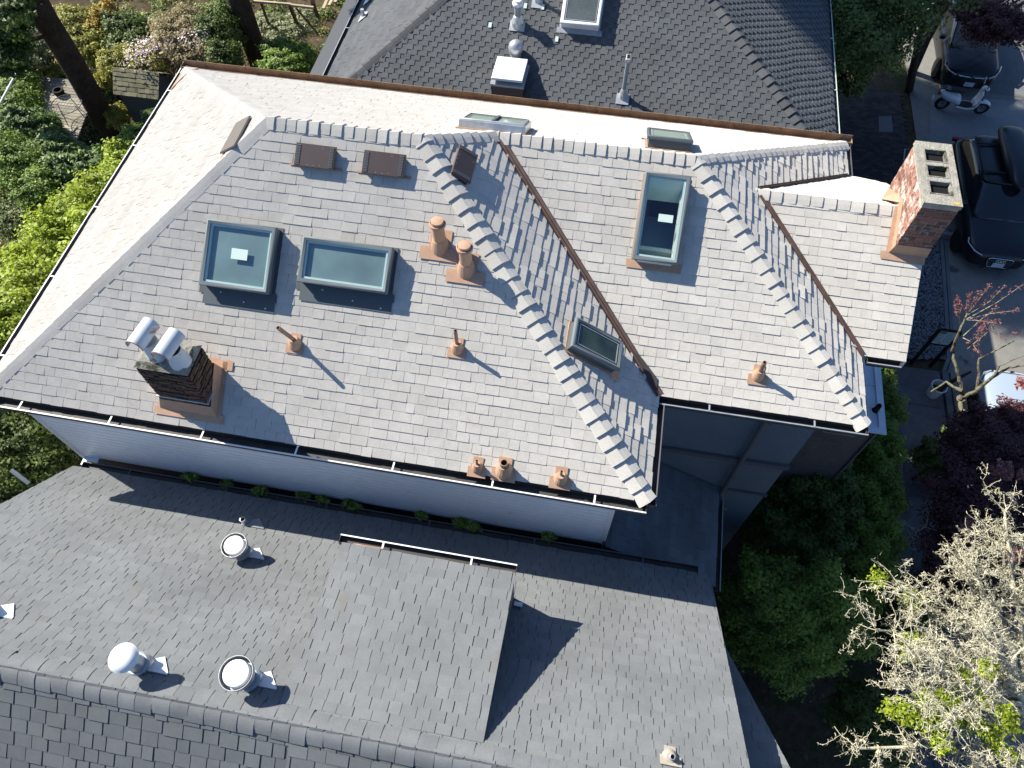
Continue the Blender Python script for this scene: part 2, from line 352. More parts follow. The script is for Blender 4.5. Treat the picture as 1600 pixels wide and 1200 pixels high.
# ================================================================ the light-shingled house
Xl, Yf, Yb, Xr1, Xr2, Y2, m_, Y3r, Y3f, X3 = -8.825, 3.998, 11.672, 1.126, 4.118, 5.699, .632, 8.872, 6.941, 4.775
h1 = (Yb-Yf)/2; h2 = (Yb-Y2)/2; h3 = Y3r-Y3f
A = V3((Xl, Yf, 0)); B = V3((Xl, Yb, 0)); C = V3((Xr1, Yf, 0)); D = V3((Xr1, Y2, 0)); E_ = V3((Xr2, Y2, 0)); F = V3((Xr2, Yb, 0))
R1 = V3((Xl+h1, Yf+h1, m_*h1)); R2 = V3((Xr1-h1, Yf+h1, m_*h1)); VV = V3((Xr1-h2, Y2+h2, m_*h2)); R3 = V3((Xr2-h2, Y2+h2, m_*h2))
G = V3((Xr2-h3, Y3r, m_*h3)); I = V3((Xr2, Y3f, 0)); J = V3((X3, Y3f, 0)); K = V3((X3, Y3r, m_*h3)); Lb = V3((Xr2, Y3r+h3, 0))
nF, nW, nB_, nE = V3((0, -m_, 1)).normalized(), V3((-m_, 0, 1)).normalized(), V3((0, m_, 1)).normalized(), V3((m_, 0, 1)).normalized()
FRONT, WEST, BACK, EAST1, F2, F3, EAST2 = plane(A, nF), plane(A, nW), plane(B, nB_), plane(C, nE), plane(D, nF), plane(I, nF), plane(E_, nE)
house = thing('light_shingle_house', (-2.5, 7.8, GZ), 'house with pale grey shingle hip roof, many skylights and white siding wall, filling the middle', 'house')
def onx(PL, X, Y): P, n = PL; return V3((X, Y, P.z-(n.x*(X-P.x)+n.y*(Y-P.y))/n.z))
SKY = {  # name: (plane, x0, x1, y0, y1)   outline of the raised frame, projected straight along the roof normal
 'a': (FRONT, -5.57, -4.54, 5.63, 6.43), 'b': (FRONT, -4.15, -2.85, 5.83, 6.38), 'c': (F2, .43, 1.10, 7.21, 8.30)}
def hole(k, ins=.10):
    PL, x0, x1, y0, y1 = SKY[k]; n = PL[1]*.2; x0 -= n.x; x1 -= n.x; y0 -= n.y; y1 -= n.y
    return [onx(PL, x0+ins, y0+ins*.8), onx(PL, x1-ins, y0+ins*.8), onx(PL, x1-ins, y1-ins*.8), onx(PL, x0+ins, y1-ins*.8)]
roof = shingles('roof', [[A, C, R2, R1]], 'light_shingle', house, seed=3, holes=[hole('a'), hole('b')], course=.141)
tag(roof, 'pale grey shingle slope with skylights and the flue chimney')
shingles('roof_slope', [[A, R1, B]], 'light_shingle', house, seed=4)
cut = V3((VV.x, Yb, 0))
shingles('roof_slope', [[B, R1, R2, VV, cut], [VV, R3, F, cut]], 'light_shingle', house, seed=5)
shingles('roof_slope', [[R2, C, D, VV]], 'light_shingle', house, seed=6, th=.020, dark=-.05)
shingles('roof_slope', [[D, E_, R3, VV]], 'light_shingle', house, seed=7, holes=[hole('c')], course=.141)
shingles('roof_slope', [[R3, E_, I, G], [R3, G, Lb, F]], 'light_shingle', house, seed=8, th=.020, dark=-.05)
shingles('roof_slope', [[I, J, K, G]], 'light_shingle', house, seed=9, course=.141)
shingles('roof_slope', [[G, K, onx(BACK, X3, 0)*0 + V3((X3, 10.28, m_*(Y3r+h3-10.28))), V3((4.70, 10.55, m_*(Y3r+h3-10.55))), V3((4.50, 10.73, m_*(Y3r+h3-10.73))), V3((4.3, 10.8, 0)), Lb]], 'light_shingle', house, seed=10)
# ridge and hip caps
for i, (a, b, na, nb) in enumerate([(A, R1, nF, nW), (B, R1, nW, nB_)]):
    caps('hip_cap', a, b, na, nb, 'light_cap', roof, seed=20+i, wd=.15, sp=.2)
caps('hip_cap', C, R2, nF, nE, 'light_cap', roof, seed=22, wd=.15, sp=.225, th=.034, rise=.014)
caps('hip_cap', E_, R3, nF, nE, 'light_cap', roof, seed=23, wd=.135, sp=.225, th=.030, rise=.014)
caps('ridge_cap', R2, R1, nF, nB_, 'light_cap', roof, seed=24, wd=.15, sp=.165, th=.024, rise=.012, start=0)
caps('hip_cap', VV, R2, nE, nB_, 'light_cap', roof, seed=25, wd=.15, sp=.165, th=.030, rise=.014)
caps('ridge_cap', R3, VV, nF, nB_, 'light_cap', roof, seed=26, wd=.15, sp=.165, th=.024, rise=.012)
caps('hip_cap', F, R3, nB_, nE, 'light_cap', roof, seed=27, wd=.13, sp=.17, th=.03, rise=.012)
caps('ridge_cap', K, G-V3((.1, 0, 0)), nF, nB_, 'light_cap', roof, seed=28, wd=.15, sp=.2, th=.024, rise=.012)
# valleys
valley('valley_flashing', D, VV-(VV-D).normalized()*.12, nE, nF, 'brown_metal', roof)
valley('valley_flashing', I, G-(G-I).normalized()*.1, nE, nF, 'brown_metal', roof, wd=.06)
valley('valley_flashing', Lb, G-(G-Lb).normalized()*.05, nE, nB_, 'brown_metal', roof, wd=.05)
b = MB(); d_ = (VV-D).normalized()                     # the dark splash guard at the foot of the valley
for k in range(8):
    p = D + d_*(.12+k*.1); w_ = .03+.15*math.sin(math.pi*(k+.5)/8)
    pass
p0, p1 = D+d_*.05, D+d_*.85; o_ = nF
b.face([p0+nF*.03, p1+nF*.03, p1*.75+p0*.25+nF*.03+V3((.10, .02, 0)), p1*.35+p0*.65+nF*.03+V3((.15, .0, 0))]); b.face([p0+nE*.03, p1+nE*.03, p1*.4+p0*.6+nE*.05+V3((-.02, -.02, .0))])
b.build('splash_guard', 'dark_gutter', roof)
# gutters
gutter('gutter', V3((Xl-.05, Yf, 0)), V3((Xr1-.02, Yf, 0)), (0, -1, 0), 'dark_gutter', house, lip='white_paint', brk=7, wd=.15, dp=.11)
gutter('gutter', V3((Xl, Yf-.1, 0)), V3((Xl, Yb+.1, 0)), (-1, 0, 0), 'grey_gutter', house, lip='white_paint', brk=5, wd=.11)
gutter('gutter', V3((Xl-.1, Yb, 0)), V3((Xr2+.12, Yb, 0)), (0, 1, 0), 'copper_gutter', house, wd=.16, dp=.12, drop=-.02, rise=.05)
gutter('gutter', V3((Xr1, Yf-.03, 0)), V3((Xr1, Y2-.13, 0)), (1, 0, 0), 'dark_gutter', house, wd=.10, lip='grey_gutter')
gutter('gutter', V3((Xr1+.0, Y2, 0)), V3((Xr2+.03, Y2, 0)), (0, -1, 0), 'dark_gutter', house, wd=.12, lip='galv_dull', brk=2, brmat='galv_dull')
gutter('gutter', V3((Xr2, Y2-.1, 0)), V3((Xr2, Y3f-.02, 0)), (1, 0, 0), 'dark_gutter', house, wd=.035)
gutter('gutter', V3((Xr2+.1, Y3f, 0)), V3((X3-.06, Y3f, 0)), (0, -1, 0), 'dark_gutter', house, wd=.10, lip='galv_dull')
gutter('gutter', V3((Xr2, Lb.y+.02, 0)), V3((Xr2, Yb+.1, 0)), (1, 0, 0), 'grey_gutter', house, wd=.10)
b = MB()                                               # copper corner flashing at the rear left corner
b.face([B+V3((0, 0, .03)), B+V3((0, -.75, .03)), B+V3((.16, -.5, .13)), B+V3((.34, -.33, .23)), B+V3((.30, -.02, .05))]); b.build('corner_flashing', 'terra', roof)
# eave boards and rake board, all one trim part
b = MB()
def fascia(P0, P1, o, dp=.17, off=-.012): o = V3(o); b.sweep(P0, P1, [(off-.03, -.014), (off, -.014), (off, -dp), (off-.03, -dp)], o)
fascia(A, C, (0, -1, 0)); fascia(B, A, (-1, 0, 0)); fascia(F, B, (0, 1, 0)); fascia(C, D, (1, 0, 0)); fascia(D, E_, (0, -1, 0)); fascia(E_, I, (1, 0, 0)); fascia(I, J, (0, -1, 0))
b.sweep(J, K, [(-.03, -.014), (.012, -.014), (.012, -.16), (-.03, -.16)], (1, 0, 0)); b.build('fascia', 'white_paint', house)
# walls
YW = 4.13
w_ = MB()
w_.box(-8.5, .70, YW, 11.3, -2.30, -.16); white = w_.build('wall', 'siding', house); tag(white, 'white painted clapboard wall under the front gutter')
b = MB(); nb = 17
for k in range(nb):
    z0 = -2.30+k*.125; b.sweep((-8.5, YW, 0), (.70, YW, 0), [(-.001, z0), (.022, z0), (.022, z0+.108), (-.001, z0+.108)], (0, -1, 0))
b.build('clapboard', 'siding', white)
b = MB(); b.box(-8.56, -8.46, YW-.035, YW+.1, -2.45, -.16); b.box(.66, .74, YW-.035, YW+.1, -2.30, -.16); b.box(-8.7, .74, YW-.02, YW-.3+.3, -.22, -.17)
b.build('corner_board', 'white_paint', white)
b = MB(); b.box(-8.44, .66, YW+.03, 11.25, GZ, -2.302); b.build('wall', 'base_wall', house)
b = MB(); b.box(-8.45, -8.2, YW-.1, YW+.02, -2.48, -2.31); 
b.box(-8.48, -8.40, 3.95, 4.15, -2.35, -2.32); b.build('downspout', 'galv_white', house)
w2 = MB(); w2.box(.705, 3.6, 5.86, 11.3, -1.93, -.16); w2.box(1.2, 4.35, 7.15, 10.5, GZ, -.6); sec = w2.build('wall', 'blue_wall', house)
w2 = MB(); w2.box(.705, 3.6, 5.88, 11.28, -7, -1.932); w2.build('wall', 'blue_wall2', house)
b = MB(); b.box(.72, 3.62, 5.80, 5.857, -1.99, -1.87); b.box(.72, 3.63, 5.83, 5.88, -3.24, -3.19); b.build('trim_band', 'trim_dark', house)
b = MB(); b.tube([(2.81, 5.62, -.15), (2.81, 5.77, -.35), (2.81, 5.77, -3.18), (2.83, 5.60, -3.38), (2.95, 5.55, -3.45)], .045, 10); b.build('downspout', 'trim_dark', house)
# small lower roof between the two wings, falling to the right
pz = lambda x: -2.1-.555*(x-.74)
LP = [V3((.74, 4.0, pz(.74))), V3((2.76, 4.0, pz(2.76))), V3((2.76, 5.86, pz(2.76))), V3((.74, 5.86, pz(.74)))]
lr = shingles('lower_roof', [LP], 'porch_shingle', house, seed=31, course=.13, wr=(.2, .4), th=.01); tag(lr, 'dark shingle lean-to roof in the shade between the two wings')
b = MB(); b.box(.7, 2.7, 4.06, 5.9, GZ, -3.2); b.sweep((0, 4.05, 0), (0, 5.87, 0), [(.7, -3.25), (2.7, -3.25), (.7, -2.13)], (1, 0, 0)); b.build('wall', 'trim_dark', house)
gutter('gutter', V3((2.76, 3.95, pz(2.76))), V3((2.76, 5.8, pz(2.76))), (1, 0, 0), 'dark_gutter', house, wd=.09, lip='galv_dull')
M['metal_pale'] = mat('metal_pale', (.60, .66, .72), .5, .4, .0, nz=[(3, .12)])
# bay on the street side with a flat metal roof
bay = MB(); bay.box(3.9, 5.40, 7.18, 8.6, GZ, -2.52); bo = bay.build('bay', 'base_wall', house); tag(bo, 'boxy bay with flat pale metal roof and small name plate')
b = MB(); b.box(3.9, 5.54, 7.08, 8.64, -2.5, -2.47)
for y in (7.6, 8.1): b.box(4.0, 5.45, y-.008, y+.008, -2.47, -2.45)
b.box(5.40, 5.42, 7.2, 8.6, -2.47, -2.435)
b.build('metal_roof', 'metal_pale', bo)
b = MB(); pc = at(1368, 641, -2.47); b.lathe(pc, [(.07, 0), (.05, .02), (.045, .18), (.036, .18), (.034, .05)], n=16); b.build('vent_pipe', 'black', bo)
b = MB(); pa = at(1305, 676, -2.6); pa = V3((pa.x, 7.17, -2.62)); x0, x1 = 4.55, 5.12
b.box(x0, x1, 7.155, 7.175, -2.86, -2.66); pl_ = b.build('name_plate', 'galv_dull', bo)
b = MB()
for r_ in range(2):
    xx = x0+.03
    while xx < x1-.05:
        wv = rnd.uniform(.02, .05); b.box(xx, xx+wv, 7.15, 7.154, -2.75-r_*.075, -2.715-r_*.075); xx += wv+.018
b.build('plate_marks', 'black', pl_)
b = MB(); b.box(5.40, 5.44, 7.14, 7.18, GZ, -2.52); b.build('corner_board', 'grey_gutter', bo)

# ---- skylights
def skylight(PL, x0, x1, y0, y1, up=(0, 1), rise=.2, style='frost', frame='sky_frame', curb='sky_curb', fw=.062, apron='terra', label=None, sticker=None, scale=1, kerb_inset=.03, open_=True, bar=False, low_curb=False):
    """outline given for the top of the frame; walls go down along the roof normal"""
    P, n = PL
    if abs(n.x) > abs(n.y): u = V3((-1 if n.x > 0 else 1, 0, 0))
    else: u = V3((0, -1 if n.y > 0 else 1, 0))
    u = (u - n*u.dot(n)).normalized(); s = u.cross(n).normalized()
    top = (P + n*rise, n)
    cs = [onx(top, x, y) for x, y in ((x0, y0), (x1, y0), (x1, y1), (x0, y1))]
    c = sum(cs, V3())/4; hs = max(abs((q-c).dot(s)) for q in cs); hu = max(abs((q-c).dot(u)) for q in cs)
    def W(a, b_, h): return c + s*a + u*b_ + n*h
    def ringbox(mb, a0, b0, a1, b1, h0, h1, t=0):      # rectangular ring: outer half sizes a0,b0, inner a1,b1
        for (xa, xb, ya, yb) in ((-a0, a0, -b0, -b1), (-a0, a0, b1, b0), (-a0, -a1, -b1, b1), (a1, a0, -b1, b1)):
            mb.mesh([W(xa, ya, h0), W(xb, ya, h0), W(xb, yb, h0), W(xa, yb, h0), W(xa, ya, h1), W(xb, ya, h1), W(xb, yb, h1), W(xa, yb, h1)],
                    [(0, 3, 2, 1), (4, 5, 6, 7), (0, 1, 5, 4), (1, 2, 6, 5), (2, 3, 7, 6), (3, 0, 4, 7)], t)
    k = kerb_inset; b = MB(); ringbox(b, hs-k, hu-k, hs-fw, hu-fw, -rise+.0, -.03); sk = b.build('skylight', curb, house)
    if label: tag(sk, label)
    # rounded frame, mitred: sweep a profile round the rectangle
    b = MB(); prof = [(0, -.055), (0, -.018), (.010, -.006), (.03, 0), (fw*.62, -.004), (fw, -.012), (fw, -.035)]; i0 = len(b.v)
    cor = [(-1, -1), (1, -1), (1, 1), (-1, 1)]
    for (sx, sy) in cor:
        for (d, h) in prof: b.v.append(tuple(W(sx*(hs-d), sy*(hu-d), h)))
    npf = len(prof)
    for q in range(4):
        for j in range(npf-1):
            a_ = q*npf+j; c_ = ((q+1) % 4)*npf+j; b.f.append((i0+a_, i0+c_, i0+c_+1, i0+a_+1)); b.t.append(0)
    b.build('frame', frame, sk, smooth=True)
    if style in ('frost', 'shaft'):
        b = MB(); ringbox(b, hs-fw+.002, hu-fw+.002, hs-fw-.028, hu-fw-.028, -.05, -.032); b.build('lip', 'sky_lip', sk)
        dz = .075 if style == 'frost' else 1.05
        b = MB(); a, bb = hs-fw-.02, hu-fw-.02
        q = [W(-a, -bb, -.04), W(a, -bb, -.04), W(a, bb, -.04), W(-a, bb, -.04)]
        if style == 'frost':
            lo = [W(-a, -bb, -dz), W(a, -bb, -dz), W(a, bb, -dz), W(-a, bb, -dz)]
            for i in range(4): b.face([q[i], q[(i+1) % 4], lo[(i+1) % 4], lo[i]])
            b.build('shaft', 'shaft_white', sk)
            b = MB(); b.face(lo); b.build('diffuser', 'diffuser', sk)
        else:
            lo = [p_+V3((0, 0, -.44)) for p_ in q]; 
            mid = [p_+V3((0, 0, -.20)) for p_ in q]
            for i in range(4): b.face([q[i], q[(i+1) % 4], mid[(i+1) % 4], mid[i]])
            b.build('shaft', 'shaft_white', sk)
            b = MB()
            for i in range(4): b.face([mid[i], mid[(i+1) % 4], lo[(i+1) % 4], lo[i]])
            b.build('shaft_lining', 'shaft_green', sk)
            b = MB(); zf = min(p_.z for p_ in lo); b.box(min(p_.x for p_ in lo)-.3, max(p_.x for p_ in lo)+.3, min(p_.y for p_ in lo)-.3, max(p_.y for p_ in lo)+.3, zf-.3, zf-.05); b.build('room_floor', 'shaft_dark', sk)
            b = MB(); yv = lo[0].y*.72+lo[2].y*.28; b.box(lo[0].x-.1, lo[1].x+.1, yv, yv+.07, zf+.06, zf+.26); b.build('shaft_ledge', 'shaft_white', sk)
        b = MB(); b.face([W(-a-.015, -bb-.015, -.030), W(a+.015, -bb-.015, -.030), W(a+.015, bb+.015, -.030), W(-a-.015, bb+.015, -.030)]); b.build('pane', 'glass', sk)
    else:
        b = MB(); a, bb = hs-fw+.003, hu-fw+.003
        b.face([W(-a, -bb, -.022), W(a, -bb, -.022), W(a, bb, -.022), W(-a, bb, -.022)]); b.build('pane', style, sk)
        b = MB(); ringbox(b, hs-fw-.02, hu-fw-.02, hs-fw-.035, hu-fw-.035, -.021, -.014); b.build('lip', 'galv_dull', sk)
        if bar: b = MB(); b.mesh([W(-.02, -bb, -.02), W(.02, -bb, -.02), W(.02, bb, -.02), W(-.02, bb, -.02), W(-.02, -bb, .012), W(.02, -bb, .012), W(.02, bb, .012), W(-.02, bb, .012)], [(0, 1, 5, 4), (1, 2, 6, 5), (2, 3, 7, 6), (3, 0, 4, 7), (4, 5, 6, 7)]); b.build('glazing_bar', 'sky_curb', sk)
    if sticker:
        a0, b0, w0, h0 = sticker; b = MB(); q = [W(a0-w0, b0-h0, -.027), W(a0+w0, b0-h0, -.027), W(a0+w0, b0+h0, -.027), W(a0-w0, b0+h0, -.027)]
        b.face(q); b.build('sticker', 'sticker', sk)
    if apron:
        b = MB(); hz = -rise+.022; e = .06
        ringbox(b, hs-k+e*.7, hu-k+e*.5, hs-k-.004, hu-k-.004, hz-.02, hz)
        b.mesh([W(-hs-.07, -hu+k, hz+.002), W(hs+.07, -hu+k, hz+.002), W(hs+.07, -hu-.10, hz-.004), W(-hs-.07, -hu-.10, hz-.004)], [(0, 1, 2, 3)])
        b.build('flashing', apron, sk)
    return sk
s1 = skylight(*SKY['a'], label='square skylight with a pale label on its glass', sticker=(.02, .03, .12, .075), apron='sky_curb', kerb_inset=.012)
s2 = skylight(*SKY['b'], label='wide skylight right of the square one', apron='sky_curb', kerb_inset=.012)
s3 = skylight(*SKY['c'], style='shaft', rise=.2, label='tall skylight with its pale light shaft showing', sticker=(.06, .0, .105, .055))
s4 = skylight(EAST1, -.22, .50, 5.635, 6.14, style='green_glass', rise=.2, fw=.06, label='small skylight with dark green glass beside the valley')
s5 = skylight(BACK, -2.40, -1.44, 8.84, 9.37, style='pale_glass', rise=.16, fw=.03, frame='galv', curb='galv', label='low two-pane skylight behind the ridge', bar=True, kerb_inset=-.03)
s6 = skylight(BACK, .40, 1.08, 8.98, 9.72, style='pale_glass', rise=.20, fw=.05, frame='sky_curb', label='single-pane skylight behind the ridge')
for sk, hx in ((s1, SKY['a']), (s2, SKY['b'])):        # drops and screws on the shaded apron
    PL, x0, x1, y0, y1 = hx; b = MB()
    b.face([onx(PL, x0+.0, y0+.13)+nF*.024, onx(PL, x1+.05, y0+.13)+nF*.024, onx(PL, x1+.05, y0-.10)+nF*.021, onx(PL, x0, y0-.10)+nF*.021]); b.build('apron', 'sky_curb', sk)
    b = MB()
    for fx, fy in ((.25, .06), (.6, -.02), (.92, -.06)): b.lathe(onx(PL, x0+(x1-x0)*fx, y0+fy)+nF*.022, [(.012, 0), (.010, .008), (0, .010)], axis=nF, n=8)
    b.build('screw', 'galv_white', sk)

M['box_brown_lit'] = mat('box_brown_lit', (.12, .105, .095), .6, .3)  # vent brown made lighter, sun on the left slope put into the colour
# ---- low brown box vents
def box_vent(PL, x0, x1, y0, y1, slot='x', label=None, h=.11, nlo=13, vm='box_brown'):
    P, n = PL; top = (P+n*h, n); mb = MB()
    cs = [onx(top, x, y) for x, y in ((x0, y0), (x1, y0), (x1, y1), (x0, y1))]; c = sum(cs, V3())/4
    u = V3((0, 1, 0)) if slot == 'x' else V3((1, 0, 0)); u = (u-n*u.dot(n)).normalized(); s = (V3((1, 0, 0)) if slot == 'x' else V3((0, 1, 0)))
    s = (s-n*s.dot(n)).normalized()
    hs = max(abs((q-c).dot(s)) for q in cs); hu = max(abs((q-c).dot(u)) for q in cs)
    W = lambda a, b_, z: c+s*a+u*b_+n*z
    mb.mesh([W(-hs, -hu, -.022), W(hs, -hu, -.022), W(hs, hu, -.022), W(-hs, hu, -.022), W(-hs+.012, -hu+.012, 0), W(hs-.012, -hu+.012, 0), W(hs-.012, hu-.012, 0), W(-hs+.012, hu-.012, 0)], [(0, 1, 5, 4), (1, 2, 6, 5), (2, 3, 7, 6), (3, 0, 4, 7), (4, 5, 6, 7), (3, 2, 1, 0)])
    mb.obox(W(0, 0, -.065), s*(hs-.03), u*(hu-.03), n*.044)
    v = mb.build('box_vent', vm, house)
    if label: tag(v, label)
    f = MB(); f.obox(W(0, -hu*.75, -h+.018), s*(hs+.09), u*(hu*.10), n*.003); f.build('flashing', 'rust', v)
    nn = nlo
    for sd_ in (-1, 1):
        l = MB()
        for k in range(nn):
            q = -hu+.035+(2*hu-.07)*k/(nn-1); l.obox(W(sd_*(hs-.055), q, .003), s*.028, u*.006, n*.004)
        if nn: l.build('louvre', 'trim_dark', v)
    sc = MB()
    for a_, b__ in ((-.3, -.8), (0, -.82), (.3, -.75), (.35, .7)): sc.lathe(W(a_*hs, b__*hu, 0), [(.006, 0), (.005, .004)], axis=n, n=6)
    sc.build('screw', 'galv_dull', v)
    return v
box_vent(FRONT, -4.46, -3.87, 7.235, 7.515, label='left of the two brown box vents under the ridge')
box_vent(FRONT, -3.475, -2.87, 7.245, 7.525, label='right of the two brown box vents under the ridge')
box_vent(EAST1, -2.22, -1.955, 7.41, 7.99, slot='y', label='brown box vent on the shaded hip end')
box_vent(WEST, -5.66, -5.37, 7.40, 8.06, slot='y', label='box vent on the bright left slope', h=.055, nlo=0, vm='box_brown_lit')

# ---- pipes, flues and their copper-brown boots
def boot(PL, X, Y, r=.07, w=.16, h=.16, split=True, parent=None, m='terra'):
    P, n = PL; c = onx(PL, X, Y); u = V3((0, 1, 0)); u = (u-n*u.dot(n)).normalized(); s = V3((1, 0, 0)); mb = MB()
    mb.obox(c-u*.06+n*.020, s*w, u*(w*.55), n*.004); mb.obox(c+u*.05+n*.017, s*(w*.55), u*(w*.8), n*.004)
    mb.lathe(c+V3((0, 0, -.02)), [(r*1.75, 0), (r*1.55, h*.35), (r*1.15, h*.75), (r*.95, h), (r*.9, h)], n=18)
    return mb.build('flashing_boot', m, parent)
def pipe_vent(PL, X, Y, h, r, lean=(0, 0), bw=.15, label=None, mat_='pipe_rust', br=None, bh=.16, bm_='terra'):
    c = onx(PL, X, Y); t_ = c+V3((lean[0], lean[1], h)); k = MB(); mid = c+V3((0, 0, bh*.8))
    if lean != (0, 0): pts = [c, mid, t_]
    else: pts = [c, t_]
    k.tube(pts, r, 14, cap=False); d = (pts[-1]-pts[-2]).normalized(); k.lathe(t_, [(r, 0), (r*.8, .002), (r*.78, -.06)], axis=d, n=14); v = k.build('vent_pipe', mat_, house, smooth=True)
    q = MB(); q.lathe(t_-d*.05, [(0, 0), (r*.8, .001)], axis=d, n=14); q.build('pipe_bore', 'black', v)
    boot(PL, X, Y, r=br or r*1.3, w=bw, h=bh, parent=v, m=bm_)
    if label: tag(v, label)
    return v
def on_(PL, x, y): return atp(x, y, PL)
for PL, bx, by, h, r, lean, bw, br, bh, lb in [
   (FRONT, 462, 538, .53, .030, (-.075, -.097), .13, .06, .16, 'thin leaning pipe left of centre below the wide skylight'),
   (FRONT, 715, 545, .44, .026, (0, 0), .13, .055, .16, 'thin rusty pipe in the middle of the front slope'),
   (F2, 1184, 587, .36, .034, (0, 0), .14, .055, .16, 'thin pipe on the right front slope'),
   (FRONT, 746, 731, .24, .018, (0, 0), .13, .05, .15, 'leftmost of the three pipes by the front gutter'),
   (FRONT, 788, 735, .26, .055, (0, 0), .17, .075, .19, 'widest pipe, middle of the three by the front gutter'),
   (FRONT, 876, 748, .25, .018, (0, 0), .15, .06, .15, 'rightmost of the three pipes by the front gutter')]:
    c = on_(PL, bx, by); pipe_vent(PL, c.x, c.y, h, r, lean, bw, lb, br=br, bh=bh)
for bx, by, lb in ((688, 384, 'upper of the two capped terracotta flues'), (729, 420, 'lower of the two capped terracotta flues')):
    c = on_(FRONT, bx, by); k = MB(); zt = .50
    k.lathe(c, [(.095, 0), (.088, .08), (.085, zt-.1), (.085, zt-.02)], n=24); v = k.build('capped_flue', 'terra', house, smooth=True); tag(v, lb)
    k = MB(); k.lathe(c+V3((0, 0, zt-.1)), [(.088, 0), (.112, .012), (.116, .045), (.108, .058), (.100, .060), (.100, .052), (.088, .052), (.086, .085), (.082, .098), (.05, .106), (0, .108)], n=28); k.build('flue_cap', 'terra', v, smooth=True)
    k = MB(); n = nF; u = V3((0, 1, 0)); u = (u-n*u.dot(n)).normalized()
    k.obox(c-u*.12+n*.024, V3((.27, 0, 0)), u*.09, n*.004); k.obox(c+u*.06+n*.020, V3((.15, 0, 0)), u*.16, n*.004)
    k.lathe(c+V3((0, 0, -.07)), [(.15, 0), (.125, .1), (.10, .2), (.09, .22)], n=20); k.build('flashing_boot', 'terra', v)

# ---- chimneys of real bricks
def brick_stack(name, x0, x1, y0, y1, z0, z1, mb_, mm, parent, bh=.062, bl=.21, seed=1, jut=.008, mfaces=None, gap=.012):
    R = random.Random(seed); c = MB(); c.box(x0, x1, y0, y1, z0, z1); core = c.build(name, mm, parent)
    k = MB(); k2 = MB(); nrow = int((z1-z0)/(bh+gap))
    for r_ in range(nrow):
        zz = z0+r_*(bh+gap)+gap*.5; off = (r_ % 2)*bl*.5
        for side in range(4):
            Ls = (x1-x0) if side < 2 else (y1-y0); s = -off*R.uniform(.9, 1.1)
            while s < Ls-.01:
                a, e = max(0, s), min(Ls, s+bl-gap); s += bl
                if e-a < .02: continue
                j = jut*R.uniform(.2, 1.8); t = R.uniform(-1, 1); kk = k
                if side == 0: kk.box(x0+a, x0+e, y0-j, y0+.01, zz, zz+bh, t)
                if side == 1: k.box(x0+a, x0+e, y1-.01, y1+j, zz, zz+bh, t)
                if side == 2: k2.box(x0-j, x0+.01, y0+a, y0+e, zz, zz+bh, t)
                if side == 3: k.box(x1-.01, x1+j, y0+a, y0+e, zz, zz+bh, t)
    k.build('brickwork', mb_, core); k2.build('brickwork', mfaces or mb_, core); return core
# left chimney
lx0, lx1, ly0, ly1 = -5.93, -5.19, 4.24, 4.70
cz = onx(FRONT, 0, 4.2).z
lc = brick_stack('chimney', lx0, lx1, ly0, ly1, .2, 1.17, 'brick_dark', 'mortar_dark', house, bh=.045, bl=.2, seed=5, jut=.012, gap=.016); tag(lc, 'dark mossy brick chimney with two white metal hoods')
b = MB(); b.mesh([(lx0-.02, ly0-.02, 1.17), (lx1+.02, ly0-.02, 1.17), (lx1+.02, ly1+.02, 1.17), (lx0-.02, ly1+.02, 1.17), (lx0+.06, ly0+.06, 1.24), (lx1-.06, ly0+.06, 1.24), (lx1-.06, ly1-.06, 1.24), (lx0+.06, ly1-.06, 1.24)], [(0, 1, 5, 4), (1, 2, 6, 5), (2, 3, 7, 6), (3, 0, 4, 7), (4, 5, 6, 7), (3, 2, 1, 0)]); b.build('crown', 'crown_dark', lc)
b = MB(); fz = lambda y: m_*(y-Yf)
x0, x1, y0, y1 = lx0-.05, lx1+.05, ly0-.05, ly1+.05
b.mesh([(x0-.02, y0-.03, fz(y0)-.02), (x1+.02, y0-.03, fz(y0)-.02), (x1+.02, y1+.03, fz(y1)-.02), (x0-.02, y1+.03, fz(y1)-.02), (x0+.03, y0+.03, fz(y0)+.20), (x1-.03, y0+.03, fz(y0)+.20), (x1-.03, y1-.03, fz(y1)+.24), (x0+.03, y1-.03, fz(y1)+.24)], [(0, 1, 5, 4), (1, 2, 6, 5), (2, 3, 7, 6), (3, 0, 4, 7)])
for q in ([(x0-.10, y0-.10), (x1+.12, y0-.10), (x1+.12, y0), (x0-.10, y0)], [(x1, y0), (x1+.07, y0), (x1+.07, y1+.1), (x1, y1+.1)], [(x0-.05, y0), (x0, y0), (x0, y1), (x0-.05, y1)], [(x0, y1), (x1+.15, y1), (x1+.15, y1+.12), (x0, y1+.12)]):
    b.face([(X, Y, fz(Y)+.026) for X, Y in q])
b.build('flashing', 'terra', lc)
b = MB(); b.box(lx0-.012, lx1+.03, ly0-.028, ly0-.002, .40, .43); b.box(lx1+.002, lx1+.03, ly0-.002, ly1, .42, .45); b.build('flashing_edge', 'galv_dull', lc)
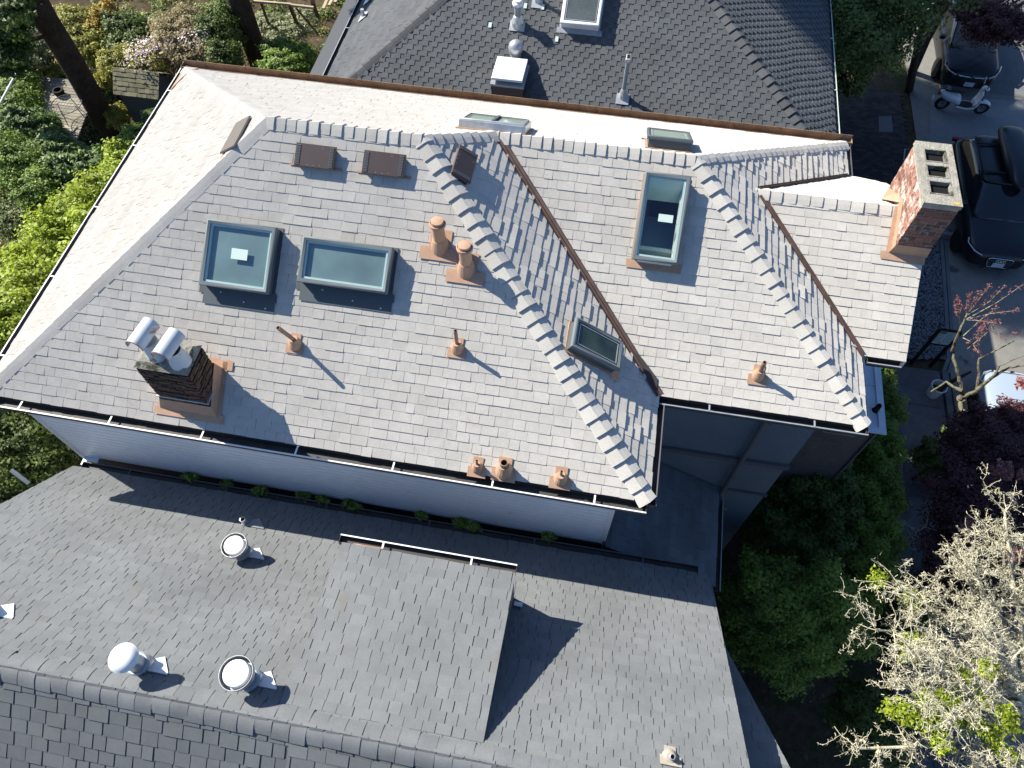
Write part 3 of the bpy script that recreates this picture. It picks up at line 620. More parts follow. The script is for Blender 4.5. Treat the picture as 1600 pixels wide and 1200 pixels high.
def hood(cx, cy, z0, dirv, parent, hgt=.40, r=.105, rust=False):
    k = MB(); d = V3(dirv).normalized(); 
    # square-to-round base sloping into the pipe, then a half barrel hood lying across
    k.tube([(cx, cy, z0), (cx, cy, z0+.12), (cx-.0, cy, z0+hgt*.7)], [r*1.38, r*1.22, r*1.08], 20, cap=False)
    c = V3((cx, cy, z0+hgt)); up = V3((0, 0, 1)); s = d.cross(up).normalized(); L_ = .20
    for sg in (0,):
        P = []
        for e in (-L_, L_):
            for j in range(11):
                an = math.pi*(j/10)*1.18-math.pi*.09; P.append(c + d*e + s*math.cos(an)*r*1.1 + up*(math.sin(an)*r*1.15-.03))
        k.mesh(P, [(j, j+1, 12+j, 11+j) for j in range(10)])
        P2 = [p-up*.0+(c-p)*.03 for p in P]; k.mesh(P2, [(j, j+1, 12+j, 11+j) for j in range(10)])
    hd = k.build('flue_hood', 'flue_white', parent, smooth=True)
    q = MB()
    for e in (L_,): q.tube([c+d*e+s*math.cos(math.pi*(j/10)*1.18-math.pi*.09)*r*1.11+up*(math.sin(math.pi*(j/10)*1.18-math.pi*.09)*r*1.16-.03) for j in range(11)], .007, 5)
    q.build('hood_rim', 'rust', hd); return hd
hood(-5.65, 4.44, 1.2, (-.16, -1, .0), lc, hgt=.53); hood(-5.33, 4.40, 1.2, (-.16, -1, .0), lc, hgt=.43)
# right chimney
rx0, rx1, ry0, ry1, rz = 4.31, 4.80, 8.29, 9.52, 1.86
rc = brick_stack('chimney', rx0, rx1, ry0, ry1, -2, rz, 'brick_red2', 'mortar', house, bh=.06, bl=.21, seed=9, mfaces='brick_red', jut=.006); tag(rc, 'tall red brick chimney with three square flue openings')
b = MB(); zt = rz; fl = [(8.46, 8.73), (8.80, 9.05), (9.11, 9.38)]; fx0, fx1 = 4.39, 4.71
ys = [ry0-.015]+[v for p in fl for v in p]+[ry1+.015]
for i in range(0, 8, 2): b.box(rx0-.015, rx1+.015, ys[i], ys[i+1], zt, zt+.07)
for (a, c_) in fl: b.box(rx0-.015, fx0, a, c_, zt, zt+.07); b.box(fx1, rx1+.015, a, c_, zt, zt+.07)
b.build('crown', 'crown', rc)
for (a, c_) in fl:
    b = MB()
    b.box(fx0+.002, fx0+.02, a+.002, c_-.002, zt-.0, zt+.076); b.box(fx1-.02, fx1-.002, a+.002, c_-.002, zt, zt+.076); b.box(fx0+.02, fx1-.02, a+.002, a+.02, zt, zt+.076); b.box(fx0+.02, fx1-.02, c_-.02, c_-.002, zt, zt+.076)
    fo = b.build('flue_liner', 'crown_dark', rc); b = MB(); b.box(fx0+.02, fx1-.02, a+.02, c_-.02, zt+.001, zt+.004); b.build('flue_opening', 'black', fo)
b = MB(); z3 = lambda y: m_*(min(y, 2*Y3r-y)-Y3f)
prof = [(ry0-.012, z3(ry0)), (Y3r, z3(Y3r)), (9.52, z3(9.52))]
b.mesh([(rx0-.012, ry0-.02, z3(ry0)-.03), (rx0-.012, Y3r, z3(Y3r)-.03), (rx0-.012, ry1, z3(ry1)-.03), (rx0-.010, ry0-.02, z3(ry0)+.16), (rx0-.010, Y3r, z3(Y3r)+.18), (rx0-.010, ry1, z3(ry1)+.2)], [(0, 1, 4, 3), (1, 2, 5, 4)])
b.mesh([(rx0-.05, ry0-.015, z3(ry0)), (rx1+.02, ry0-.015, z3(ry0)), (rx1+.01, ry0-.013, z3(ry0)+.2), (rx0-.012, ry0-.013, z3(ry0)+.2)], [(0, 1, 2, 3)])
b.face([(x, y, z3(y)+.025) for x, y in ((rx0-.16, ry0-.10), (rx1+.0, ry0-.12), (rx1+.0, ry0), (rx0-.16, ry0))]); b.face([(x, y, z3(y)+.025) for x, y in ((rx0-.09, ry0), (rx0, ry0), (rx0, Y3r), (rx0-.06, Y3r))])
b.face([(rx0, 9.1, z3(9.1)+.22), (rx0, Y3r, z3(Y3r)+.10), (rx0-.17, 9.22, z3(9.22)+.03), (rx0-.0, 9.5, z3(9.5)+.03)])
b.build('flashing', 'terra', rc)
# ================================================================ the charcoal-roofed neighbour below
nb = thing('charcoal_roof_house', (-3, .5, GZ), 'house with weathered charcoal shingle roof and rounded ridge, along the bottom', 'house')
k1 = .8; zn = lambda y: -1.65+k1*(3.24-y)
yr = .47; zr = zn(yr); NBx0, NBx1, NBe = -8.45, 2.43, 3.83
nN = V3((0, k1, 1)).normalized(); nS = V3((0, -k1, 1)).normalized(); NB = plane((0, 3.24, -1.65), (0, k1, 1))
P = lambda x, y: V3((x, y, zn(y)))
shingles('roof', [[P(NBx0, NBe), P(NBx1, NBe), P(NBx1+.06, yr), P(-9.0, yr)]], 'char_shingle', nb, seed=40, course=.115, wr=(.12, .23), th=.012, gap=.009, tn=.26)
Q = lambda x, y: V3((x, y, zr-k1*(yr-y)))
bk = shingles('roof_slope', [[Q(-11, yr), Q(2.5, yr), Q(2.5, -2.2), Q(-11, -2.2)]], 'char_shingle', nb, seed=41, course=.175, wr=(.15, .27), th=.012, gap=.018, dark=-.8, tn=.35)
kk2 = .70; Q2 = lambda x, y: V3((x, y, Q(0, .27).z+.03-kk2*(.27-y)))
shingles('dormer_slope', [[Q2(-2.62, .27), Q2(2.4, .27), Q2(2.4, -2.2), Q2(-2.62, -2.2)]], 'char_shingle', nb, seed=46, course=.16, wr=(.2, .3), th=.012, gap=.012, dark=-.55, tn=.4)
caps('ridge_cap', V3((2.5, yr, zr+.016)), V3((-11, yr, zr+.016)), nN, nS, 'char_cap', nb, wd=.22, sp=.205, th=.010, rise=.010, seed=42, rounded=True)
# lower slope at the street end
k2z = lambda y: zn(y)-.8
LR = [(2.36, 3.15), (2.60, 3.03), (3.22, 1.14), (3.55, .1), (3.55, -1.0), (2.36, -1.0)]
shingles('lower_slope', [[V3((x, y, k2z(y))) for x, y in LR]], 'char_shingle', nb, seed=43, course=.15, wr=(.16, .3), th=.01)
b = MB(); b.box(-8.3, 2.34, -2.2, 3.62, GZ, -2.2); b.mesh([(2.37, 3.8, -2.13), (2.37, yr, zr-.04), (2.37, -2, zr-k1*2.5), (2.37, -2, -4), (2.37, 3.6, -4)], [(0, 1, 2, 3, 4)]); b.build('wall', 'trim_dark', nb)
b = MB(); b.mesh([(2.37, 3.0, k2z(3.0)-.05), (2.60, 3.0, k2z(3.0)-.05), (3.5, .1, k2z(.1)-.05), (3.5, -1, k2z(-1)-.05), (2.37, -1, k2z(-1)-.05)] + [(2.37, 3.0, GZ), (2.58, 3.0, GZ), (3.48, .1, GZ), (3.48, -1, GZ), (2.37, -1, GZ)], [(0, 1, 6, 5), (1, 2, 7, 6), (2, 3, 8, 7)]); b.build('wall', 'trim_dark', nb)
b = MB(); b.sweep((NBx1, NBe, zn(NBe)), (NBx1+.06, yr, zr), [(-.03, -.014), (.012, -.014), (.012, -.16), (-.03, -.16)], (1, 0, 0)); b.build('rake_board', 'trim_dark', nb)
gutter('gutter', V3((NBx0+.12, NBe-.0, zn(NBe))), V3((2.25, NBe, zn(NBe))), (0, 1, 0), 'dark_gutter', nb, wd=.12, lip='trim_dark', brk=6, brmat='trim_dark')
# shed dormer
dx0, dx1, dy, dzz = -2.86, -.50, 2.74, -.07
dz = lambda y: dzz+.238*(dy-y); yj = .66
DP = [V3((dx0, dy, dz(dy))), V3((dx1, dy, dz(dy))), V3((dx1, yj, dz(yj))), V3((dx0, yj, dz(yj)))]
dr = shingles('dormer_roof', [DP], 'char_shingle', nb, seed=44, course=.135, wr=(.14, .24), th=.012, gap=.009, tn=.28, dark=.05)
b = MB()
for X in (dx0+.04, dx1-.04): b.mesh([(X-.02, dy-.03, dz(dy)-.02), (X-.02, dy-.03, zn(dy)-.1), (X-.02, yj, zn(yj)-.1), (X+.02, dy-.03, dz(dy)-.02), (X+.02, dy-.03, zn(dy)-.1), (X+.02, yj, zn(yj)-.1)], [(0, 1, 2), (3, 5, 4), (0, 3, 4, 1), (0, 2, 5, 3)])
b.box(dx0+.03, dx1-.03, dy-.06, dy-.03, zn(dy)-.1, dz(dy)-.02); b.build('dormer_wall', 'trim_dark', nb)
gutter('dormer_gutter', V3((dx0-.06, dy, dzz)), V3((dx1, dy, dzz)), (0, 1, 0), 'dark_gutter', nb, wd=.115, lip='galv_white', brk=2)
b = MB(); b.box(dx0+.15, dx0+.55, dy-.0, dy+.02, dzz-.012, dzz+.004); b.build('wood_patch', 'copper_gutter', dr)
b = MB(); pm = atp(810, 945, NB, .02); b.obox(pm+V3((0, 0, .03)), (.06, 0, 0), (0, .035, -.028), nN*.006); b.build('metal_flashing', 'galv_white', nb)
# ---- its white-capped fans and pipes
def flash_z(PL, X, Y, parent, w=.2, h=.17, m='galv_white', tri=True):
    Pp, n = PL; c = onx(PL, X, Y); u = V3((0, -1 if n.y > 0 else 1, 0)); u = (u-n*u.dot(n)).normalized(); s = V3((1, 0, 0)); b = MB()
    q = [c-s*w*.5+u*h*.5+n*.022, c-s*w*.5-u*h*.2+n*.022, c+s*w*.45-u*h*.9+n*.022, c+s*w*1.35+u*h*.45+n*.022, c+s*w*1.35+u*h*.6+n*.022, c-s*w*.5+u*h*.6+n*.022]; b.face(q); b.face([p_-n*.012 for p_ in reversed(q)]); return b.build('flashing', m, parent)
def fan_cap(bx, by, h, style, label, r=.085, R_=.125):
    c = atp(bx, by, NB); k = MB()
    k.lathe(c-V3((0, 0, .05)), [(r*1.35, 0), (r*1.3, .13), (r*1.15, .17), (r, .17), (r*.95, h-.1)], n=28)
    v = k.build('roof_vent', 'galv', nb, smooth=True); tag(v, label)
    k = MB()
    if style == 'dome': k.lathe(c+V3((0, 0, h-.12)), [(r*.9, 0), (R_*1.02, .02), (R_*1.04, .05), (R_*.98, .06), (R_*.9, .085), (R_*.6, .11), (R_*.3, .118), (0, .12)], n=32)
    else: k.lathe(c+V3((0, 0, h-.12)), [(r*1.0, -.02), (R_*.92, .0), (R_*.92, .04), (R_*.88, .06), (R_*.5, .075), (0, .08)], n=32)
    k.build('vent_cap', 'galv_white', v, smooth=True)
    if style != 'dome':
        k = MB(); k.lathe(c+V3((0, 0, h-.16)), [(R_*1.0, -.02), (R_*1.15, .02), (R_*1.15, .10), (R_*1.12, .10), (R_*1.12, .02), (R_*1.0, 0)], n=32); k.build('wind_band', 'galv', v, smooth=True)
    k = MB(); k.lathe(c+V3((0, 0, .11)), [(r*1.42, 0), (r*1.44, .02), (r*1.2, .04)], n=24); k.build('storm_collar', 'galv_dull', v)
    flash_z(NB, c.x+.09, c.y+.02, v); return v
fan_cap(222, 1040, .56, 'dome', 'domed metal roof vent at the lower left, nearest the ridge', r=.10, R_=.160)
fan_cap(390, 1063, .56, 'band', 'round banded roof vent near the thick ridge', r=.112, R_=.165)
fan_cap(379, 865, .46, 'band', 'round banded roof vent beside the short open pipe', r=.108, R_=.158)
c = atp(384, 817, NB); v = pipe_vent(NB, c.x, c.y, .17, .045, (0, 0), .0001, 'short open galvanised pipe in the eave shadow', mat_='galv', br=.05, bh=.1); v.parent = nb; flash_z(NB, c.x+.07, c.y, v, m='galv_dull')
for ch in v.children:
    if ch.name.startswith('flashing_boot'): ch.data.materials.clear(); ch.data.materials.append(M['galv_dull'])
v.matrix_parent_inverse = Matrix.Translation(-nb.location)
c = atp(1047, 1184, NB); v = pipe_vent(NB, c.x, c.y, .16, .032, (0, 0), .12, 'low pipe with a rounded beige boot at the bottom right of the charcoal roof', mat_='galv', br=.055, bh=.10, bm_='beige_boot'); v.parent = nb; v.matrix_parent_inverse = Matrix.Translation(-nb.location)
c = atp(-16, 952, NB); k = MB(); k.lathe(c, [(.1, 0), (.09, .25)], n=20); v = k.build('roof_vent', 'galv', nb); tag(v, 'roof vent cut by the left edge'); flash_z(NB, c.x+.12, c.y, v)
b = MB(); q0 = V3((-8.72, 3.28, -1.72)); b.tube([q0, q0+V3((-.28, .12, .17))], [.035, .035], 12); v = b.build('drain_pipe', 'galv_dull', nb)
# ================================================================ the dark staggered-shingle house behind
nu = thing('dark_shingle_house', (-1.3, 17, GZ), 'house with dark staggered shingles and a white framed skylight, at the top', 'house')
kU = .55; ze = -1.8; ux0, ux1, uy0, uy1 = -7.05, 4.70, 12.75, 24.5; hh_ = (ux1-ux0)/2
U1, U2, U3, U4 = V3((ux0, uy0, ze)), V3((ux1, uy0, ze)), V3((ux1, uy1, ze)), V3((ux0, uy1, ze))
T1, T2 = V3((ux0+hh_, uy0+hh_, ze+kU*hh_)), V3((ux0+hh_, uy1-hh_+.4, ze+kU*hh_))
NU = plane(U1, (0, -kU, 1)); nUf, nUw, nUe = NU[1], V3((-kU, 0, 1)).normalized(), V3((kU, 0, 1)).normalized()
shingles('roof', [[U1, U2, T1]], 'dark_shingle', nu, seed=50, course=.118, wr=(.235, .235), th=.015, style='stair', tn=.5)
shingles('roof_slope', [[U2, U3, T2, T1]], 'dark_shingle', nu, seed=51, course=.118, wr=(.235, .235), th=.02, style='stair', tn=.5)
shingles('roof_slope', [[U1, T1, T2, U4]], 'slate_shingle', nu, seed=52, course=.135, wr=(.2, .34), th=.012, dark=-.1)
caps('hip_cap', U2, T1, nUf, nUe, 'dark_cap', nu, wd=.15, sp=.21, th=.035, rise=.018, seed=53)
caps('hip_cap', U1, T1, nUf, nUw, 'dark_cap', nu, wd=.15, sp=.21, th=.028, rise=.014, seed=54)
gutter('gutter', V3((ux1+.0, uy0, ze)), V3((ux1, uy1, ze)), (1, 0, 0), 'trim_dark', nu, wd=.10, lip='sticker', brk=6, brmat='sticker')
gutter('gutter', V3((ux0, uy0-.3, ze)), V3((ux0, uy1, ze)), (-1, 0, 0), 'dark_gutter', nu, wd=.13, lip='galv', brk=5, brmat='galv')
gutter('gutter', V3((ux0, uy0, ze)), V3((ux1, uy0, ze)), (0, -1, 0), 'dark_gutter', nu, wd=.12)
b = MB(); b.box(ux0-.62, ux0+.1, uy0-.5, uy1, ze-.50, ze-.42); b.build('flat_roof', 'trim_dark', nu)
gutter('gutter', V3((ux0-.56, uy0-.5, ze-.36)), V3((ux0-.56, uy1, ze-.36)), (-1, 0, 0), 'dark_gutter', nu, wd=.10, lip='galv', brk=5, brmat='galv')
b = MB(); b.box(ux0-.5, ux1-.3, uy0+.3, uy1, GZ, ze-.1); b.build('wall', 'trim_dark', nu)
house_, house = house, nu
skylight(NU, -1.66, -.80, 14.9, 16.3, rise=.26, style='grey_glass', frame='white_paint', curb='white_paint', fw=.07, apron='galv_dull', label='white framed skylight on the dark roof', sticker=(.03, -.2, .07, .09), kerb_inset=.02)
skylight(NU, .12, .68, 16.15, 16.8, rise=.2, style='grey_glass', frame='white_paint', curb='white_paint', fw=.06, apron='galv_dull', label='small white box cut by the top edge', kerb_inset=.02)
house = house_
# square stack with a white top, glass-like ball vent behind it
c0 = onx(NU, -2.57, 13.45); sx0, sx1, sy0, sy1 = -2.92, -2.22, 13.42, 14.15; zt = -.95
b = MB(); b.box(sx0, sx1, sy0, sy1, -1.7, zt); ck = b.build('chimney', 'box_brown', nu); tag(ck, 'square brown stack with a white metal top')
b = MB(); b.box(sx0-.02, sx1+.02, sy0-.02, sy1+.02, zt-.02, zt+.03); b.build('cap_rim', 'galv_dull', ck)
b = MB(); b.box(sx0+.06, sx1-.04, sy0+.10, sy1-.02, zt+.03, zt+.10); b.box(sx0-.0, sx1-.02, sy0+.02, sy1+.04, zt+.10, zt+.16); b.build('chimney_lid', 'white_paint', ck, bevel=.015)
c = onx(NU, -2.55, 14.40); b = MB(); b.lathe(c, [(.12, 0), (.12, .10), (.15, .12), (.165, .2), (.15, .28), (.10, .34), (.04, .365), (0, .37)], n=28); v = b.build('ball_vent', 'galv', nu, smooth=True); tag(v, 'round domed metal vent behind the white topped stack')
def tall_pipe(PL, X, Y, h, r, cap, label, flw=.14):
    c = onx(PL, X, Y); b = MB(); b.lathe(c, [(r, 0), (r, h)], n=20); v = b.build('vent_pipe', 'galv_dull', nu, smooth=True); tag(v, label)
    b = MB(); b.lathe(c-V3((0, 0, .06)), [(r*2.1, 0), (r*1.9, .14), (r*1.25, .26), (r, .28)], n=20); u = V3((0, 1, 0)); n = PL[1]; u = (u-n*u.dot(n)).normalized(); b.obox(c-u*.05+n*.03, V3((flw, 0, 0)), u*.12, n*.004); b.build('flashing_boot', 'galv', v)
    if cap == 'round':
        b = MB(); b.lathe(c+V3((0, 0, h-.02)), [(r*1.0, 0), (r*1.55, .02), (r*1.6, .06), (r*1.5, .08), (r*1.1, .10), (r*1.1, .13), (r*.5, .14), (0, .15)], n=24); b.build('vent_cap', 'galv_white', v, smooth=True)
    else:
        b = MB(); b.obox(c+V3((0, 0, h+.05)), (.055, 0, 0), (0, .10, 0), (0, 0, .05)); b.build('vent_cap', 'galv', v, bevel=.02)
        b = MB(); b.obox(c+V3((0, 0, h+.102)), (.03, 0, 0), (0, .06, 0), (0, 0, .003)); b.build('cap_opening', 'black', v)
    return v
c = atp(973, 152, NU); tall_pipe(NU, c.x, c.y, .90, .045, 'box', 'tall thin grey pipe standing alone on the dark roof')
c = atp(809, 38, NU); tall_pipe(NU, c.x, c.y, .46, .075, 'round', 'thick capped pipe near the top edge of the dark roof', .17)
c = atp(840, 2, NU); tall_pipe(NU, c.x, c.y, .40, .04, 'round', 'pipe with two pale patches at the top edge', .12)
for i, (x, y) in enumerate(((821, 10), (848, 12), (870, 62), (766, 40))):
    c = atp(x, y, NU); b = MB(); b.obox(c+NU[1]*.03, (.035, 0, 0), V3((0, .05, .05*kU)), NU[1]*.002); b.build('pale_patch', 'sticker', nu)
PW = plane(U1, (-kU, 0, 1))
for x, y in ((564, 28), (572, 2)):
    c = atp(x, y, PW); n = nUw; u = V3((1, 0, kU)).normalized(); s = V3((0, 1, 0)); b = MB(); b.mesh([c-s*.22+n*.03, c+s*.22+n*.03, c+s*.09+u*.22+n*.03, c-s*.09+u*.22+n*.03], [(0, 1, 2, 3)]); b.lathe(c+u*.08, [(.05, 0), (.045, .2)], n=12); b.build('vent_flashing', 'galv', nu)
# ================================================================ ground, street and garden
def sheet(name, pts, m, z, kind='structure', th=None):
    b = MB(); b.face([(x, y, z) for x, y in pts])
    if th: b = MB(); n = len(pts); b.mesh([(x, y, z) for x, y in pts]+[(x, y, z-th) for x, y in pts], [tuple(range(n))]+[(i, (i+1) % n, n+(i+1) % n, n+i) for i in range(n)])
    return tag(b.build(name, m), kind=kind)
def gp(*pts, z=GZ): return [tuple(at(x, y, z)[:2]) for x, y in pts]
M['soil'] = mat('soil', (.075, .055, .035), .95, .1, nz=[(.8, .35), (7, .35), (40, .3)], bump=(18, 1), dirt=[(1.2, .52, .12, (.035, .055, .018)), (5, .62, .1, (.17, .13, .09))])
M['concrete'] = mat('concrete', (.14, .145, .15), .9, .2, nz=[(.7, .12), (6, .10), (60, .08)], bump=(90, .25), dirt=[(1.6, .62, .1, (.12, .12, .12))])
M['concrete_pale'] = mat('concrete_pale', (.22, .225, .23), .9, .2, nz=[(.7, .1), (6, .08), (60, .06)], bump=(90, .25), dirt=[(2.2, .64, .08, (.2, .2, .2))])
M['street'] = mat('street', (.20, .195, .18), .9, .2, nz=[(.5, .12), (5, .10), (80, .1)], bump=(90, .3), dirt=[(.9, .60, .06, (.09, .09, .095))])
M['brick_pave'] = mat('brick_pave', (.055, .048, .047), .9, .2, tint=((.04, .035, .034), (.085, .07, .066)), nz=[(6, .2)])
M['gravel'] = mat('gravel', (.1, .11, .12), .85, .3, tint=((.02, .024, .03), (.32, .35, .38)))
M['slab'] = mat('slab', (.11, .11, .115), .9, .2, tint=((.09, .09, .095), (.14, .14, .145)), nz=[(1, .15), (8, .12), (60, .1)], bump=(60, .4), dirt=[(2, .6, .08, (.05, .06, .04))])
ground = sheet('ground', [(-80, -60), (80, -60), (80, 90), (-80, 90)], 'soil', GZ-.05)
sheet('street', [(9.75, -60), (80, -60), (80, 90), (9.75, 90)], 'street', GZ-.015)
# driveway slab the scooter stands on, kerb
sheet('driveway', gp((1455, 148), (1640, 160), (1640, 240), (1452, 235)), 'concrete_pale', GZ-.008)
sheet('street_apron', gp((1545, 0), (1640, 0), (1640, 158), (1548, 145)), 'concrete', GZ-.009)
sheet('pavement', [(7.6, 12.3), (9.45, 12.3), (9.45, -40), (7.4, -40)], 'slab', GZ+.03, th=.2)
b = MB(); rr = random.Random(3); y = 12.28                # pavement slabs with joints
while y > 2:
    hgt = rr.uniform(1.0, 1.7)
    b.mesh([(8.25, y-hgt+.03, GZ+.045), (9.4, y-hgt+.03, GZ+.045), (9.4, y, GZ+.05), (8.25, y, GZ+.05)], [(0, 1, 2, 3)], rr.uniform(-1, 1)); y -= hgt
tag(b.build('pavement_slabs', 'slab'), kind='structure')
sheet('front_path', gp((1395, 690), (1440, 690), (1440, 960), (1380, 960)), 'slab', GZ+.036)
kerb = [(9.5, 12.3), (9.66, 12.3), (9.66, -40), (9.5, -40)]
sheet('kerb', kerb, 'concrete', GZ+.07, th=.2)
b = MB(); kp = [at(1467, 375, GZ), at(1474, 480, GZ), at(1478, 560, GZ), V3((9.5, 12.3, GZ))]
for i in range(3):
    for o_, w_, hz in ((0, .10, .06), (.14, .09, .03)):
        a, c_ = kp[i]+V3((o_, 0, 0)), kp[i+1]+V3((o_, 0, 0)); b.sweep(a, c_, [(0, -.1), (w_, -.1), (w_, hz), (0, hz)], (1, 0, 0))
tag(b.build('kerb', 'concrete'), kind='structure')
# dark brick forecourt
b = MB(); rr = random.Random(11); y = 14.0; r_ = 0
while y < 24:
    x = 5.0+(r_ % 2)*.11
    while x < 9.3:
        b.mesh([(x, y, GZ+.002), (x+.21, y, GZ+.002), (x+.21, y+.10, GZ+.002), (x, y+.10, GZ+.002)], [(0, 1, 2, 3)], rr.uniform(-1, 1)); x += .22
    y += .11; r_ += 1
tag(b.build('brick_forecourt', 'brick_pave'), kind='structure')
sheet('forecourt_bed', [(5.0, 14), (9.3, 14), (9.3, 24), (5, 24)], 'deck', GZ-.004)
b = MB(); b.mesh([(p.x, p.y, GZ+.01) for p in (at(1373, 182, GZ), at(1393, 182, GZ), at(1395, 207, GZ), at(1373, 206, GZ))], [(0, 1, 2, 3)]); tag(b.build('utility_cover', 'concrete', org=tuple(at(1384, 195, GZ))), 'pale rectangular utility cover set in the dark forecourt', 'utility cover')
b = MB(); q = [at(1414, 233, GZ+.1), at(1427, 233, GZ+.1), at(1425, 252, GZ+.1), at(1412, 251, GZ+.1)]; b.tube(q+[q[0]], .02, 6); b.box(q[3].x, q[3].x+.03, q[3].y, q[3].y+.03, GZ, GZ+.1); tag(b.build('metal_frame', 'galv_dull', org=tuple(q[0])), 'thin square metal frame lying near the brick chimney', 'frame')
# gravel bed: the pebbles
gpoly = [at(1437, 375, GZ), at(1466, 375, GZ), at(1474, 480, GZ), at(1477, 562, GZ), at(1400, 562, GZ), at(1405, 430, GZ)]
b = MB(); b.face([p+V3((0, 0, .012)) for p in gpoly]); sg = b.build('gravel_soil', 'deck'); tag(sg, kind='structure')
b = MB(); rr = random.Random(5); xs = [p.x for p in gpoly]; ys_ = [p.y for p in gpoly]
def inside(x, y, poly):
    c = False; n = len(poly)
    for i in range(n):
        a, d = poly[i], poly[i-1]
        if (a.y > y) != (d.y > y) and x < (d.x-a.x)*(y-a.y)/(d.y-a.y)+a.x: c = not c
    return c
for _ in range(9000):
    x, y = rr.uniform(min(xs), max(xs)), rr.uniform(min(ys_), max(ys_))
    if not inside(x, y, gpoly): continue
    s = rr.uniform(.015, .04); z = GZ+.02+rr.uniform(0, .03); v = [V3((x+s*rr.uniform(.6, 1.2)*a, y+s*rr.uniform(.6, 1.2)*c_, z+s*.7*d)) for a, c_, d in ((1, 0, 0), (0, 1, 0), (-1, 0, 0), (0, -1, 0), (0, 0, 1))]
    b.mesh(v, [(0, 1, 4), (1, 2, 4), (2, 3, 4), (3, 0, 4)], rr.uniform(-1, 1)*rr.random())
tag(b.build('gravel', 'gravel'), 'blue grey gravel bed by the kerb', 'gravel', kind='stuff')
b = MB(); q = at(1480, 368, GZ+.1); b.obox(q, (.26, -.03, 0), (0, .07, 0), (0, 0, .10)); tag(b.build('wheel_stop', 'concrete_pale', org=tuple(q)), 'short pale block beside the front wheel of the car', 'concrete block')
# ---------------------------------------------------------------- leaves
def leafmat(name, dark, light, trans=.3, rough=.55, nz=((.9, .25),)):
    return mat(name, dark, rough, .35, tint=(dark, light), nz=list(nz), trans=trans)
M['leaf_yellow'] = leafmat('leaf_yellow', (.13, .20, .010), (.42, .50, .04), .35)
M['leaf_green'] = leafmat('leaf_green', (.06, .12, .018), (.23, .33, .05), .3)
M['leaf_glossy'] = leafmat('leaf_glossy', (.045, .09, .025), (.19, .27, .08), .2, .55)
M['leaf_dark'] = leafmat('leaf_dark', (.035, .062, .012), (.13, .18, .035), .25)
M['leaf_grey'] = leafmat('leaf_grey', (.13, .16, .07), (.36, .38, .20), .25)
M['leaf_olive'] = leafmat('leaf_olive', (.15, .16, .025), (.42, .40, .08), .3)
M['leaf_gold'] = leafmat('leaf_gold', (.25, .16, .02), (.55, .38, .06), .3)
M['leaf_straw'] = leafmat('leaf_straw', (.16, .13, .06), (.40, .33, .17), .3)
M['leaf_purple'] = leafmat('leaf_purple', (.035, .013, .017), (.13, .045, .05), .25)
M['leaf_red'] = leafmat('leaf_red', (.20, .07, .07), (.42, .19, .17), .4)
M['leaf_pine'] = leafmat('leaf_pine', (.025, .05, .014), (.11, .16, .03), .25)
M['petal'] = leafmat('petal', (.55, .42, .44), (.8, .72, .72), .3)
M['bark'] = mat('bark', (.055, .04, .032), .95, .1, nz=[(3, .3), (14, .3), (60, .25)], bump=(18, 1.0))
M['bark_pale'] = mat('bark_pale', (.30, .27, .22), .95, .1, nz=[(5, .3), (25, .3)], bump=(30, .7), dirt=[(9, .56, .06, (.12, .12, .08)), (6, .66, .04, (.45, .30, .06))])
M['bark_shaded'] = mat('bark_shaded', (.17, .155, .115), .95, .1, nz=[(5, .3), (25, .3)], bump=(30, .7), dirt=[(7, .55, .06, (.08, .085, .045)), (5, .66, .04, (.34, .27, .10))])  # darker copy of the pale bark, shade painted into the trunk colour
M['lichen'] = mat('lichen', (.42, .42, .33), .95, .1, tint=((.26, .24, .165), (.66, .62, .46)), nz=[(8, .25), (40, .2)], bump=(40, .6), dirt=[(3, .72, .03, (.55, .30, .05))])
M['wood'] = mat('wood', (.15, .10, .065), .85, .2, nz=[(4, .25), (22, .2)], bump=(25, .5))
M['wood_grey'] = mat('wood_grey', (.26, .235, .19), .9, .2, nz=[(4, .2), (22, .2)], bump=(25, .5), tint=((.20, .18, .14), (.34, .31, .25)), dirt=[(5, .64, .08, (.10, .11, .05))])
M['wood_pale'] = mat('wood_pale', (.42, .35, .24), .9, .2, nz=[(5, .2)])
M['moss_beam'] = mat('moss_beam', (.28, .25, .18), .9, .2, nz=[(5, .25), (22, .2)], bump=(20, .8), dirt=[(3.2, .50, .05, (.20, .15, .03)), (7, .55, .04, (.05, .055, .03))])
